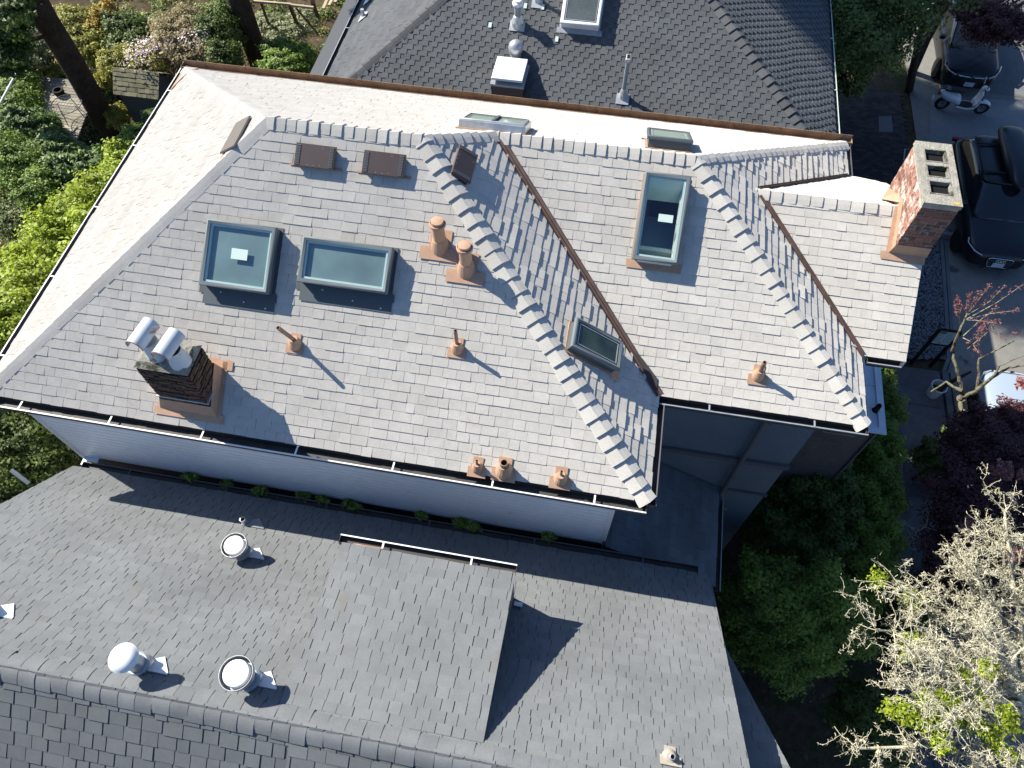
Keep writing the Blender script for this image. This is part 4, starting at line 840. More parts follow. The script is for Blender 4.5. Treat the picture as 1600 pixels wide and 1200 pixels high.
def leaves(mb_v, mb_t, blobs, n, size, R, up=.5, shell=.75, clump=.0):
    """leaf quads scattered through ellipsoid blobs; blobs: (cx,cy,cz, rx,ry,rz)"""
    bl = np.array(blobs, float); vol = np.prod(bl[:, 3:], axis=1)**(2/3); pr = vol/vol.sum()
    idx = R.choice(len(bl), n, p=pr); b = bl[idx]
    d = R.normal(size=(n, 3)); d /= np.linalg.norm(d, axis=1)[:, None]
    low = d[:, 2] < -.25; d[low, 2] *= -1
    rad = shell + (1-shell)*R.random(n)**.5; rad *= 1+R.normal(0, .07, n)
    fr = np.array([1.7, 2.3, 1.9])
    wob = 1+.16*np.sin(d@np.array([5, 3, 4.])+idx*1.7)+.10*np.sin(d@np.array([-7, 9, 5.])+idx)
    c = b[:, :3]+d*b[:, 3:]*(rad*wob)[:, None]
    nrm = d*b[:, 3:].mean(axis=1)[:, None]/b[:, 3:] + R.normal(0, .55, (n, 3)); nrm[:, 2] += up; nrm /= np.linalg.norm(nrm, axis=1)[:, None]
    a = np.cross(nrm, R.normal(size=(n, 3))); a /= np.linalg.norm(a, axis=1)[:, None]; t = np.cross(nrm, a)
    s = size*(.6+.8*R.random(n))[:, None]
    q = np.stack([c-a*s*.15, c+t*s*.42+nrm*s*.1, c+a*s*1.0, c-t*s*.42+nrm*s*.1], axis=1)
    mb_v.append(q.reshape(-1, 3)); tt = (wob-1)*2.2+R.normal(0, .42, n); mb_t.append(np.clip(tt, -1, 1))
def leaf_mesh(name, blobs, n, size, m, parent=None, seed=1, up=.5, shell=.72, org=None):
    R = np.random.default_rng(seed); V, T = [], []; leaves(V, T, blobs, n, size, R, up, shell); v = np.concatenate(V); t = np.concatenate(T)
    return raw_quads(name, v, t, m, parent, org)
def raw_quads(name, v, t, m, parent=None, org=None):
    if org is not None: v = v-np.array(org)
    k = len(v)//4; me = bpy.data.meshes.new(name); me.vertices.add(4*k); me.vertices.foreach_set('co', v.astype(np.float32).ravel())
    me.loops.add(4*k); me.loops.foreach_set('vertex_index', np.arange(4*k, dtype=np.int32)); me.polygons.add(k)
    me.polygons.foreach_set('loop_start', np.arange(0, 4*k, 4, dtype=np.int32)); me.polygons.foreach_set('loop_total', np.full(k, 4, dtype=np.int32))
    me.update(calc_edges=True); a = me.attributes.new('tint', 'FLOAT', 'FACE'); a.data.foreach_set('value', t.astype(np.float32))
    me.materials.append(M[m]); o = bpy.data.objects.new(name, me); COL.objects.link(o)
    if org is not None: o.location = org
    link(o, parent); return o
def bush(name, label, cat, blobs, n, size, m, seed=1, group=None, stem=True, stemmat='bark', **k):
    c = np.array(blobs)[:, :3].mean(axis=0); base = (c[0], c[1], GZ)
    t = thing(name, base, label, cat, group)
    leaf_mesh('foliage', blobs, n, size, m, t, seed=seed, **k)
    R = random.Random(seed); b = MB()
    for bl in blobs[:6]:
        e = V3((bl[0], bl[1], bl[2]+bl[5]*.3)); p0 = V3((c[0]+(bl[0]-c[0])*.4, c[1]+(bl[1]-c[1])*.4, GZ)); mid = p0.lerp(e, .55)+V3((R.uniform(-.1, .1), R.uniform(-.1, .1), 0)); b.tube([p0, mid, e], [.05, .035, .012], 6)
    b.build('stem', stemmat, t); return t
def bl(x, y, z, rx, ry, rz): p = at(x, y, z); return (p.x, p.y, p.z-rz*.6, rx, ry, rz)
# bright yellow-green shrub along the left wall
bush('yellow_green_shrub', 'bright yellow-green leafy shrub growing against the left eave', 'shrub',
  [bl(195, 245, -3.4, .6, .8, .8), bl(165, 290, -3.3, .8, .8, .9), bl(120, 330, -3.2, .9, .9, 1.0), bl(75, 380, -3.2, .9, .8, 1.0), bl(60, 440, -3.1, .9, .8, 1.1), bl(25, 480, -3.1, .8, .8, 1.0), bl(120, 420, -3.0, .7, .8, 1.0), bl(0, 530, -3.0, .7, .7, 1.0), bl(150, 350, -2.9, .6, .7, .9), bl(20, 410, -3.6, .5, .5, .7), bl(-20, 470, -3.3, .9, .8, 1)], 42000, .075, 'leaf_yellow', 1, up=.7)
bush('green_shrub', 'mid green shrub at the corner of the bright shrub and eave', 'shrub', [bl(215, 215, -3.9, .5, .6, .6), bl(185, 240, -4.0, .6, .6, .7)], 6000, .08, 'leaf_green', 2)
for i, (bb, n, s, m, lb) in enumerate([
  ([bl(40, 192, -5.8, .9, .8, .9), bl(62, 205, -6.0, .6, .5, .6), bl(10, 200, -5.8, .8, .8, .8)], 18000, 0.086, 'leaf_glossy', 'round glossy green bush left of the deck'),
  ([bl(105, 248, -5.0, .9, .7, .8), bl(150, 255, -5.0, .8, .6, .7), bl(75, 235, -5.2, .8, .7, .7), bl(185, 250, -4.8, .4, .4, .5)], 22000, 0.092, 'leaf_glossy', 'broad glossy bush at the foot of the big trunk'),
  ([bl(25, 250, -5.0, .9, .9, .9), bl(-10, 235, -5.0, .8, .8, .8), bl(55, 285, -5.0, .7, .7, .6)], 18000, 0.059, 'leaf_green', 'soft green bush at the left edge above the bright shrub'),
  ([bl(95, 295, -5.3, .6, .5, .6), bl(70, 320, -5.6, .9, .7, .5), bl(20, 330, -5.8, .8, .7, .5)], 10000, 0.059, 'leaf_dark', 'dark bush in the shade behind the bright shrub'),
  ([bl(60, 50, -5.7, .9, .8, .8), bl(25, 40, -5.8, .9, .8, .8), bl(15, 75, -5.6, .9, .8, .7)], 16000, 0.073, 'leaf_grey', 'grey green bush in the top left corner'),
  ([bl(120, 30, -5.6, .9, .8, .8), bl(135, 60, -5.8, .8, .7, .7), bl(105, 70, -5.9, .6, .6, .6)], 16000, 0.066, 'leaf_olive', 'olive bush right of the big trunk'),
  ([bl(155, 25, -5.4, .35, .4, .5), bl(150, 40, -5.6, .35, .4, .5), bl(165, 10, -5.5, .3, .4, .4)], 4400, 0.066, 'leaf_gold', 'small golden yellow bush'),
  ([bl(190, 40, -5.6, .9, .8, .8), bl(200, 70, -5.7, .8, .8, .7)], 13000, 0.073, 'leaf_dark', 'dark green bush above the shed'),
  ([bl(215, 85, -5.5, .6, .6, .6), bl(180, 90, -5.6, .6, .6, .6), bl(240, 92, -5.6, .5, .5, .5)], 11000, 0.059, 'leaf_olive', 'yellowish bush touching the shed roof'),
  ([bl(168, 105, -6.2, .4, .5, .6), bl(178, 175, -6.6, .35, .4, .4), bl(150, 75, -6.0, .45, .5, .6)], 12000, 0.066, 'leaf_olive', 'olive bush between the trunk and the shed'),
  ([bl(270, 60, -5.2, 1.0, .9, .9), bl(300, 85, -5.4, .9, .7, .7), bl(285, 35, -5.3, 1.0, .9, .8), bl(330, 95, -5.7, .6, .5, .5)], 22000, 0.066, 'leaf_straw', 'straw coloured feathery bush behind the roof corner'),
  ([bl(345, 85, -5.3, .6, .8, .8), bl(335, 40, -5.2, .7, .9, .9), bl(350, 20, -5.2, .6, .6, .8)], 16000, 0.066, 'leaf_dark', 'dark green bush left of the second trunk'),
  ([bl(440, 95, -5.7, .8, .7, .5), bl(465, 85, -5.8, .5, .6, .5), bl(440, 75, -5.9, .8, .5, .5)], 15000, 0.066, 'leaf_green', 'bright green plants beside the black gutter'),
  ([bl(420, 30, -6.3, .7, .5, .3), bl(455, 40, -6.3, .7, .5, .3), bl(425, 60, -6.3, .5, .4, .4), bl(475, 20, -6.4, .6, .4, .3)], 7000, 0.059, 'leaf_grey', 'low grey green plants under the wooden trellis'),
  ([bl(60, 100, -6.4, .8, .5, .5), bl(85, 106, -6.4, .6, .4, .5)], 9000, 0.073, 'leaf_olive', 'low grassy bush above the deck'),
  ([bl(15, 125, -6.0, .9, .8, .5), bl(15, 150, -6.0, .8, .7, .5)], 8000, 0.066, 'leaf_green', 'green bush behind the white pole'),
  ([bl(230, 105, -6.2, .5, .3, .3), bl(235, 180, -6.2, .3, .3, .3)], 2400, 0.079, 'leaf_glossy', 'small glossy plant by the shed'),
  ([bl(15, 690, -4.5, .9, 1.0, .9), bl(50, 720, -4.8, .7, .8, .8), bl(0, 650, -4.4, .7, .8, .7), bl(90, 690, -5.0, .6, .6, .8), bl(60, 665, -4.6, .7, .7, .7), bl(-10, 740, -4.6, .8, .8, .8)], 28000, 0.066, 'leaf_dark', 'dark shaded bush below the left roof corner')]):
    bush('garden_bush', lb, 'bush', bb, n, s, m, 60+i, 'bushes in the back garden')
for i, (x, y, n) in enumerate(((215, 95, 160), (222, 78, 120), (300, 60, 120), (243, 72, 90))):
    p = at(x, y, -5.0); leaf_mesh('blossom', [(p.x, p.y, p.z, .5, .5, .25)], n, .06, 'petal', bpy.data.objects['garden_bush.008'] if 'garden_bush.008' in bpy.data.objects else None, seed=90+i)
Rg = np.random.default_rng(44)
V_, T_ = [], []; pts_ = np.stack([Rg.uniform(-21, -8.2, 900), Rg.uniform(9, 28, 900)], axis=1)
leaves(V_, T_, [(x, y, GZ-.02, r, r*.9, r*.7) for (x, y), r in zip(pts_, Rg.uniform(.15, .45, 900))], 60000, .07, Rg, .8, .5)
for m_, a_, b_ in (('leaf_green', 0, 25000), ('leaf_olive', 25000, 45000), ('leaf_grey', 45000, 60000)): tag(raw_quads('ground_cover', V_[0][a_*4:b_*4], T_[0][a_:b_], m_), 'low green ground cover in the back garden', 'ground cover', kind='stuff')
# deck, table, shed, pole, beam, trellis
dk = thing('wooden_deck', tuple(at(100, 160, GZ)), 'weathered grey board deck left of the big trunk', 'deck')
b = MB(); p0 = at(60, 122, -6.4); rr = random.Random(4)
for k in range(22): b.box(p0.x-.2, p0.x+2.1+.03*k, p0.y-k*.14, p0.y-k*.14+.125, -6.45, -6.41, rr.uniform(-1, 1))
b.build('deck_board', 'wood_grey', dk)
tb = thing('round_table', tuple(at(105, 167, -6.4)), 'round wire mesh garden table on the deck', 'table'); c = at(103, 163, -5.9); b = MB()
b.tube([c+V3((math.cos(a)*.48, math.sin(a)*.48, 0)) for a in np.linspace(0, 2*math.pi, 33)], .012, 6)
for k in range(1, 9):
    o = -.48+.107*k; L_ = math.sqrt(max(.48**2-o*o, 0)); b.tube([c+V3((o, -L_, 0)), c+V3((o, L_, 0))], .004, 4); b.tube([c+V3((-L_, o, 0)), c+V3((L_, o, 0))], .004, 4)
b.build('table_top', 'trim_dark', tb)
for a in range(4): b = MB(); b.tube([c+V3((.3*math.cos(a*1.57), .3*math.sin(a*1.57), 0)), V3((c.x+.4*math.cos(a*1.57), c.y+.4*math.sin(a*1.57), -6.41))], .012, 6); b.build('leg', 'trim_dark', tb)
c = at(92, 144, -6.3); b = MB(); b.lathe(c+V3((0, 0, -.1)), [(.14, 0), (.17, .1), (.17, .2), (.12, .2), (.10, .1)], n=18); o = b.build('bowl', 'black', org=tuple(c)); tag(o, 'small black bowl on the deck', 'bowl')
b = MB(); q0, q1 = at(42, 112, -5.9), at(62, 143, -6.35); b.tube([q0, q0.lerp(q1, .6), q1], [.02, .05, .16], 10); tag(b.build('red_canoe_paddle'.replace('red_canoe_paddle', 'garden_ornament'), 'rust', org=tuple(q1)), 'rusty red drop-shaped ornament on the deck', 'ornament')
b = MB(); b.tube([at(27, 112, -5.0), at(-6, 172, -5.2)], .03, 8); tag(b.build('white_pole', 'galv_white', org=tuple(at(10, 140, -5.1))), 'white metal pole leaning at the left edge', 'pole')
sh = thing('garden_shed', tuple(at(230, 160, GZ)), 'small shed with weathered wooden shingle roof by the roof corner', 'shed')
e0, e1 = at(177, 147, -5.9), at(252, 149, -5.9); r0_, r1_ = V3((e0.x-.0, e0.y+.55, -5.35)), V3((e1.x-.0, e1.y+.6, -5.35)); e1.y = e0.y; r1_.y = r0_.y
r1_ = V3((e1.x+.02, r0_.y, r0_.z))
M['shed_shingle'] = mat('shed_shingle', (.2, .19, .13), .95, .1, tint=((.11, .105, .07), (.27, .255, .18)), nz=[(5, .2), (30, .2)], dirt=[(5, .6, .1, (.10, .12, .04))])
shingles('roof', [[e0, e1, r1_, r0_]], 'shed_shingle', sh, course=.14, wr=(.1, .22), th=.02, seed=5)
bk0, bk1 = V3((r0_.x, r0_.y+.7, -5.9)), V3((r1_.x, r1_.y+.7, -5.9)); shingles('roof_slope', [[r0_, r1_, bk1, bk0]], 'shed_shingle', sh, course=.14, wr=(.1, .22), th=.02, seed=6)
b = MB(); b.box(e0.x+.1, e1.x-.1, e0.y+.12, bk0.y-.1, GZ, -5.95); b.mesh([(e1.x-.1, e0.y+.1, -5.95), (e1.x-.1, r1_.y, -5.42), (e1.x-.1, bk0.y-.1, -5.95)], [(0, 1, 2)]); b.build('wall', 'trim_dark', sh)
b = MB(); q0, q1 = at(68, 676, -5.0), at(28, 790, -5.0); b.obox((q0+q1)/2, (q1-q0)/2, V3(((q1-q0).y, -(q1-q0).x, 0)).normalized()*.13, (0, 0, .12)); tag(b.build('mossy_beam', 'moss_beam', org=tuple((q0+q1)/2)), 'mossy weathered timber beam left of the white wall', 'beam')
b = MB(); q0, q1 = at(82, 690, -5.6), at(54, 762, -5.6); b.tube([q0, q1], .04, 7); tag(b.build('bamboo_pole', 'leaf_straw', org=tuple(q1)), 'thin yellowish pole behind the mossy beam', 'pole')
M['chips'] = mat('chips', (.2, .15, .11), .95, .1, nz=[(12, .5), (40, .5)], bump=(20, 1))
sheet('chip_bed', gp((95, 640), (150, 700), (150, 760), (90, 740), z=-6.9), 'chips', -6.9)
# wooden trellis
tr = thing('wooden_trellis', tuple(at(440, 30, GZ)), 'brown timber trellis frame beside the second trunk', 'trellis')
def post(x0, y0, z0, x1, y1, z1, w_=.05, nm='post', m='wood'): b = MB(); b.tube([at(x0, y0, z0), at(x1, y1, z1)], w_, 4); b.build(nm, m, tr)
post(397, 2, -5.0, 455, 7, -5.0, .05, 'rail', 'wood_pale'); post(455, 8, -5.0, 490, 12, -5.0, .05, 'rail', 'wood_pale')
post(408, 4, -5.05, 424, 50, -6.8); post(453, 8, -5.05, 468, 48, -6.8, .07); post(462, 12, -5.1, 496, 52, -6.8, .035, 'brace'); post(488, 2, -4.9, 497, 28, -6.9, .09); post(425, 44, -6.7, 460, 47, -6.7, .04, 'lower_rail')
for i in range(3): b = MB(); q0 = at(505+i*9, 14-i*5, -6.2); q1 = at(517+i*9, -14, -6.2); b.obox((q0+q1)/2, (q1-q0)/2, (.05, 0, 0), (0, 0, .03)); tag(b.build('plank', 'wood_pale', org=tuple(q0)), 'pale plank lying beside the trellis at the top edge', 'plank', 'planks by the trellis')
# ================================================================ big conifers
def trunk_mesh(pts, rads, parent, m='bark', name='trunk', seed=1, n=18):
    b = MB(); P_, R_ = [], []; rr = random.Random(seed)
    for i in range(len(pts)-1):
        for k in range(8): f = k/8; P_.append(V3(pts[i]).lerp(V3(pts[i+1]), f)+V3((rr.gauss(0, .012), rr.gauss(0, .012), 0))); R_.append((rads[i]*(1-f)+rads[i+1]*f)*rr.uniform(.97, 1.04))
    P_.append(V3(pts[-1])); R_.append(rads[-1]); b.tube(P_, R_, n); return b.build(name, m, parent, smooth=True)
def conifer(name, label, base, r, top, crowns, seed, lean=(0, 0), ls=.085):
    t = thing(name, base, label, 'tree', 'tall conifers in the back garden'); bx, by, bz = base
    trunk_mesh([(bx, by, bz), (bx+lean[0]*.5, by+lean[1]*.5, (bz+top)/2), (bx+lean[0], by+lean[1], top)], [r, r*.86, r*.6], t, seed=seed)
    R = np.random.default_rng(seed); V, T = [], []; bb = MB(); rr = random.Random(seed)
    for (cx, cy, cz, rx, ry, rz, n) in crowns:
        leaves(V, T, [(cx, cy, cz, rx, ry, rz)], int(n*3.2), ls, R, .4, .35)
        bb.tube([(bx+lean[0]*.5, by+lean[1]*.5, cz-.3), ((bx+cx)/2, (by+cy)/2, cz), (cx, cy, cz)], [.09, .06, .02], 6)
    raw_quads('crown', np.concatenate(V), np.concatenate(T), 'leaf_pine', t); bb.build('branch', 'bark', t); return t
t1 = at(178, 212, GZ); t2 = at(412, 118, GZ)
p = at(-10, 8, -1.0); q = at(14, 40, -2.5); s_ = at(-8, 75, -3.0); u_ = at(10, 100, -3.5)
conifer('conifer', 'thick dark conifer trunk leaning up to the top left', tuple(t1), .37, 9, [(p.x, p.y, p.z, 1.0, .8, .4, 2500), (q.x, q.y, q.z, .7, .6, .4, 1600), (s_.x, s_.y, s_.z, 1.1, .7, .35, 3000), (u_.x-.3, u_.y, u_.z, 1.0, .5, .3, 2200)], 3)
conifer('conifer', 'second dark conifer trunk beside the wooden trellis', tuple(t2), .36, 9, [(t2.x+.2, t2.y+.6, 4.6, 1.5, 1.2, .9, 3800), (t2.x-.2, t2.y-1.0, 4.0, .5, .5, .4, 500), (t2.x+.3, t2.y-2.0, 3.5, .4, .4, .35, 350)], 4)
conifer('conifer', 'unseen tall conifer added behind the dark roof, beyond the top edge, to shade the driveway', (-8.8, 26.5, GZ), .4, 14, [(-8.8, 25.2, 12.5, 3.2, 2.6, 2.2, 9000), (-8.3, 29, 12, 4, 3.5, 2.5, 9000), (-11.5, 25.2, 12.5, 2.2, 2.0, 1.6, 6000), (-11.6, 28.2, 12.5, 2.6, 2.4, 1.8, 7000), (-12, 31, 12.5, 2.6, 2.4, 1.8, 6000)], 5, ls=.2)  # out-of-view tree, added only to cast shade on the driveway
# plants in the gap between the white wall and the charcoal eave
bush('side_shrub', 'dark climbing shrub added in the alley behind the rear roof corner to block the sun', 'shrub', [(4.9, 11.7, -4.9, .5, .8, 1.3), (5.1, 12.3, -5.4, .6, .6, 1.2), (4.9, 11.2, -5.6, .5, .6, 1.3)], 9000, .09, 'leaf_dark', 140)  # added to stop sun coming through the alley onto the path
R = random.Random(8); pls = []
for X in (-6.2, -5.9, -5.75, -4.9, -4.3, -4.2, -3.9, -3.55, -3.4, -2.3, -1.6, -1.45, -.2):
    X = X+R.uniform(-.1, .1); s = R.uniform(.06, .17); s *= .7; pls.append((X+R.uniform(-.2, .2), 4.0+R.uniform(-.03, .02), -2.22+s*.2, s*1.3, .04+s*.35, s*.9))
bush('gap_weeds', 'row of sparse green weeds growing in the gap below the white wall', 'weeds', pls, 2200, .055, 'leaf_green', 9, shell=.3)
# ================================================================ shrubs on the street side (all in the shade)
bush('hedge', 'long clipped green hedge beside the bay and the front path', 'hedge',
  [(p.x-.1, p.y, -5.6, .5, .7, .8) for p in [at(x, y, -5.2) for x, y in ((1375, 590), (1385, 640), (1385, 690), (1385, 740), (1383, 790), (1380, 840), (1380, 885))]], 44000, 0.050, 'leaf_green', 11)
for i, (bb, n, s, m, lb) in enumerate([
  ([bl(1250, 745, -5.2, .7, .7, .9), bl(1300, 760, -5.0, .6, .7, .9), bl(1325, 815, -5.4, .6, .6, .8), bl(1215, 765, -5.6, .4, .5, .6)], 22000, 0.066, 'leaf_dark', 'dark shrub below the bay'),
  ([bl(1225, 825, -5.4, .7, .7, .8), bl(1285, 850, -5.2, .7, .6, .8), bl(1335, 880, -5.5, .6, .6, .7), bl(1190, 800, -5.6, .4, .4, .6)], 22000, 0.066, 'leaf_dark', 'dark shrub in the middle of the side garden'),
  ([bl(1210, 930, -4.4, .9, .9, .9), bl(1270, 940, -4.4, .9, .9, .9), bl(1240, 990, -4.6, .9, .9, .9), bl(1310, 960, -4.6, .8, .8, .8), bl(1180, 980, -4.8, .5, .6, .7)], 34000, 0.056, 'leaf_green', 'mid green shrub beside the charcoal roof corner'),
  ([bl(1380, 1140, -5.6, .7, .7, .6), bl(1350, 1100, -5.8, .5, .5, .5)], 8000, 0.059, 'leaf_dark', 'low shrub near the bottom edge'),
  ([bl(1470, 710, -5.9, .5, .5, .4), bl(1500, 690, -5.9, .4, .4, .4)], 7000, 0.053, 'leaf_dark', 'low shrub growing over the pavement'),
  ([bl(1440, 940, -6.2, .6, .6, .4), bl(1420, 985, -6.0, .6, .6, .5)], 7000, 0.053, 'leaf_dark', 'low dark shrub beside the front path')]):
    bush('side_shrub', lb, 'shrub', bb, n, s, m, 120+i, 'shaded shrubs on the street side')
# tree behind, top right
def crown_tree(name, label, base, h, r, blobs, n, s, m, seed, group=None, bark='bark', cat='tree', shell=.45):
    t = thing(name, base, label, cat, group); rr = random.Random(seed); bx, by, bz = base; b = MB(); top = V3((bx, by, bz+h)); b.tube([(bx, by, bz), (bx+rr.uniform(-.1, .1), by, bz+h*.5), top], [r, r*.8, r*.6], 10); b.build('trunk', bark, t)
    b = MB()
    for q in blobs:
        e = V3(q[:3]); m_ = top.lerp(e, .5)+V3((rr.uniform(-.2, .2), rr.uniform(-.2, .2), rr.uniform(-.1, .2))); b.tube([top-V3((0, 0, .1)), m_, e], [r*.45, r*.25, .012], 6)
        for _ in range(3): f = e+V3((rr.uniform(-1, 1)*q[3], rr.uniform(-1, 1)*q[4], rr.uniform(0, .8)*q[5])); b.tube([m_, e.lerp(f, .4), f], [r*.18, .02, .008], 5)
    b.build('branch', bark, t); leaf_mesh('crown', blobs, n, s, m, t, seed=seed, shell=shell); return t
b0 = at(1425, 112, GZ)
crown_tree('garden_tree', 'dark green tree between the dark roof and the cars', tuple(b0), 2.6, .16, [bl(1345, 30, -2.0, 1.2, 1.3, 1.0), bl(1400, -60, -1.4, 1.8, 1.5, 1.0), bl(1480, -80, -1.6, 1.8, 1.5, 1.0), bl(1370, 60, -3.6, .9, .9, .8), bl(1330, 100, -4.6, .7, 1.0, .8), bl(1400, 20, -3.4, 1.1, 1.1, .9), bl(1330, 5, -3.6, 1, 1, 1)], 40000, 0.079, 'leaf_dark', 21)  # high crown lobes, some past the top edge, added to shade the street
b0 = at(1420, 140, GZ); b = MB(); b.tube([b0, b0.lerp(at(1445, 20, -3.5), .5), at(1445, 20, -3.5)], [.15, .12, .08], 10); b.tube([at(1441, 45, -4.2), at(1470, 30, -4.0), at(1482, 5, -3.6)], [.06, .04, .02], 8)
th_ = thing('bare_trunk_tree', tuple(b0), 'slim forked trunk left of the black cars', 'tree'); b.build('trunk', 'bark', th_)
b0 = at(1600, 30, GZ); b0 = V3((b0.x+1.5, b0.y+1, GZ))
crown_tree('purple_leaf_tree', 'dark purple leaved tree over the car in the top right corner', tuple(b0), 2.6, .12, [bl(1560, 15, -4.2, .9, .9, .6), bl(1540, 40, -4.4, .6, .6, .4), bl(1590, 35, -4.0, .7, .7, .5), bl(1520, 10, -4.4, .6, .6, .4)], 18000, 0.059, 'leaf_purple', 22, 'purple leaved trees', shell=.3)
# ================================================================ purple maple, lichen tree, pruned tree, twigs
b0 = at(1545, 720, GZ)
pm_ = crown_tree('purple_maple', 'large dark purple maple over the pale car on the right', tuple(b0), 2.0, .13,
  [bl(1530, 760, -4.1, .9, .9, .5), bl(1505, 800, -4.4, .6, .6, .5), bl(1560, 820, -4.0, .9, .8, .5), bl(1580, 700, -3.9, .8, .7, .45), bl(1520, 690, -4.4, .6, .6, .4), bl(1600, 770, -3.9, .8, .8, .5), bl(1500, 860, -4.6, .7, .7, .4), bl(1555, 655, -4.2, .7, .45, .35), bl(1600, 650, -4.0, .5, .5, .35), bl(1590, 880, -4.3, .8, .7, .4), bl(1530, 920, -4.6, .8, .7, .4), bl(1480, 910, -5.0, .6, .6, .3)], 72000, 0.050, 'leaf_purple', 31, 'purple leaved trees', shell=.25)
for i, (x, y, z, r, n) in enumerate([(1568, 735, -3.2, .20, 170), (1597, 742, -3.2, .10, 50), (1522, 828, -3.0, .22, 260), (1538, 845, -3.2, .16, 120), (1585, 862, -3.2, .18, 120), (1598, 600, -3.6, .16, 80), (1580, 780, -3.3, .1, 50)]):
    p = at(x, y, z); leaf_mesh('red_shoot', [(p.x, p.y, p.z, r, r, r*.6)], n, .085, 'leaf_red', pm_, seed=200+i, shell=.1)
def gnarl(mb, p, d, L, r, R, depth, bend=.35, tw=None, up=.15, flat=.5):
    """one crooked branch with side shoots"""
    n = max(3, int(L/.10)); pts = [p.copy()]; rad = [r]; d = d.normalized(); subs = []
    for k in range(n):
        d = (d + V3((R.gauss(0, bend), R.gauss(0, bend), R.gauss(0, bend*.7)+up*.12))*.6).normalized(); d.z *= (1-flat*.1); p = p+d*(L/n); pts.append(p.copy()); rad.append(max(r*(1-.75*(k+1)/n), .0035)); subs.append((p.copy(), d.copy(), rad[-1]))
    mb.tube(pts, rad, 7 if r > .03 else (5 if r > .012 else 4), cap=False, t=max(-1, min(1, R.gauss(.1, .5))))
    if depth <= 0: return
    for (q, dd, rr_) in subs:
        if R.random() < (.75 if depth > 1 else .62):
            s = dd.cross(V3((R.gauss(0, 1), R.gauss(0, 1), R.gauss(0, 1)))).normalized(); nd = (dd*.55+s+V3((0, 0, .25))).normalized()
            gnarl(mb, q, nd, L*R.uniform(.32, .55) if depth > 1 else R.uniform(.08, .26), rr_*.62, R, depth-1, bend, up=up)
R = random.Random(77)
lt = thing('lichen_tree', tuple(V3(tuple(at(1640, 1180, GZ)))), 'bare crooked tree covered in pale lichen with few yellow-green leaves, bottom right', 'tree')
b = MB(); base = at(1640, 1180, GZ); fork = at(1600, 1110, -3.0); b.tube([base, base.lerp(fork, .5)+V3((.1, .1, 0)), fork], [.16, .13, .11], 12)
b.build('trunk', 'bark_pale', lt)
limbs = [((1600, 1110), (1520, 1020), (1440, 1010), -1.6, .06), ((1600, 1110), (1500, 1120), (1400, 1060), -1.5, .055), ((1600, 1110), (1560, 960), (1500, 860), -1.4, .06), ((1600, 1110), (1600, 960), (1570, 800), -1.3, .055), ((1600, 1110), (1510, 960), (1400, 920), -1.3, .05), ((1600, 1110), (1520, 1160), (1340, 1170), -1.7, .05), ((1600, 1110), (1640, 1000), (1640, 880), -1.2, .05), ((1600, 1110), (1560, 1180), (1480, 1230), -1.6, .05), ((1600, 1110), (1480, 1060), (1370, 985), -1.2, .045), ((1600, 1110), (1580, 1040), (1530, 980), -.9, .05), ((1600, 1110), (1600, 900), (1545, 840), -1.5, .045), ((1600,1110), (1540, 1080), (1450, 1140), -1.0, .045), ((1600,1110),(1560,1000),(1460,935), -1.7, .045), ((1600,1110),(1620,1180),(1560,1240), -1.2, .045), ((1600,1110),(1570,900),(1500,905), -1.5, .04), ((1600,1110),(1520,1090),(1420,1010), -.9, .04)]
tw_ = MB()
for (a, c_, e, z, r) in limbs:
    p0, p1, p2 = fork, at(*c_, (z-3.0)/2+.3), at(*e, z); n = 9; pts = []; prev = p0
    for k in range(n+1):
        f = k/n; q = p0*(1-f)**2+p1*2*f*(1-f)+p2*f*f; q = q+V3((R.gauss(0, .05), R.gauss(0, .05), R.gauss(0, .04)))*(1 if 0 < k < n else 0); pts.append(q)
    rad = [r*(1-.7*k/n) for k in range(n+1)]; tw_.tube(pts, rad, 8, t=.2)
    for k in range(2, n+1):
        for _ in range(3 if k > 4 else 1):
            d = (pts[k]-pts[k-1]).normalized(); s = d.cross(V3((R.gauss(0, 1), R.gauss(0, 1), R.gauss(0, 1)))).normalized(); gnarl(tw_, pts[k], (d*.5+s*.9+V3((0, 0, .2))), R.uniform(.3, .6), rad[k]*.55, R, 2, .5)
print('lichen faces', len(tw_.f)); TIPS = tw_.v[::97]
tw_.build('branch', 'lichen', lt)
vv_ = np.array(tw_.v); Rg_ = np.random.default_rng(2); pk = vv_[Rg_.integers(0, len(vv_), 34000)]+Rg_.normal(0, .014, (34000, 3))
dd_ = Rg_.normal(size=(len(pk), 3)); dd_ /= np.linalg.norm(dd_, axis=1)[:, None]; ss_ = np.cross(dd_, Rg_.normal(size=(len(pk), 3))); ss_ /= np.linalg.norm(ss_, axis=1)[:, None]
ln_ = Rg_.uniform(.015, .065, len(pk))[:, None]; wd_ = Rg_.uniform(.0015, .006, len(pk))[:, None]
lo_ = raw_quads('lichen_tuft', np.stack([pk-ss_*wd_, pk+ss_*wd_, pk+dd_*ln_+ss_*wd_*.6, pk+dd_*ln_-ss_*wd_*.6], axis=1).reshape(-1, 3), Rg_.uniform(-.6, 1, len(pk)), 'lichen', lt); lo_['kind'] = 'stuff'
RG = np.random.default_rng(9); tipa = np.array(TIPS); 
def tuft(cents, n, s, spread, m, seed, parent, nm='leaf_tuft'):
    Rg = np.random.default_rng(seed); bl_ = [(c[0], c[1], c[2], spread, spread, spread*.6) for c in cents]; return leaf_mesh(nm, bl_, n, s, m, parent, seed=seed, shell=.2)
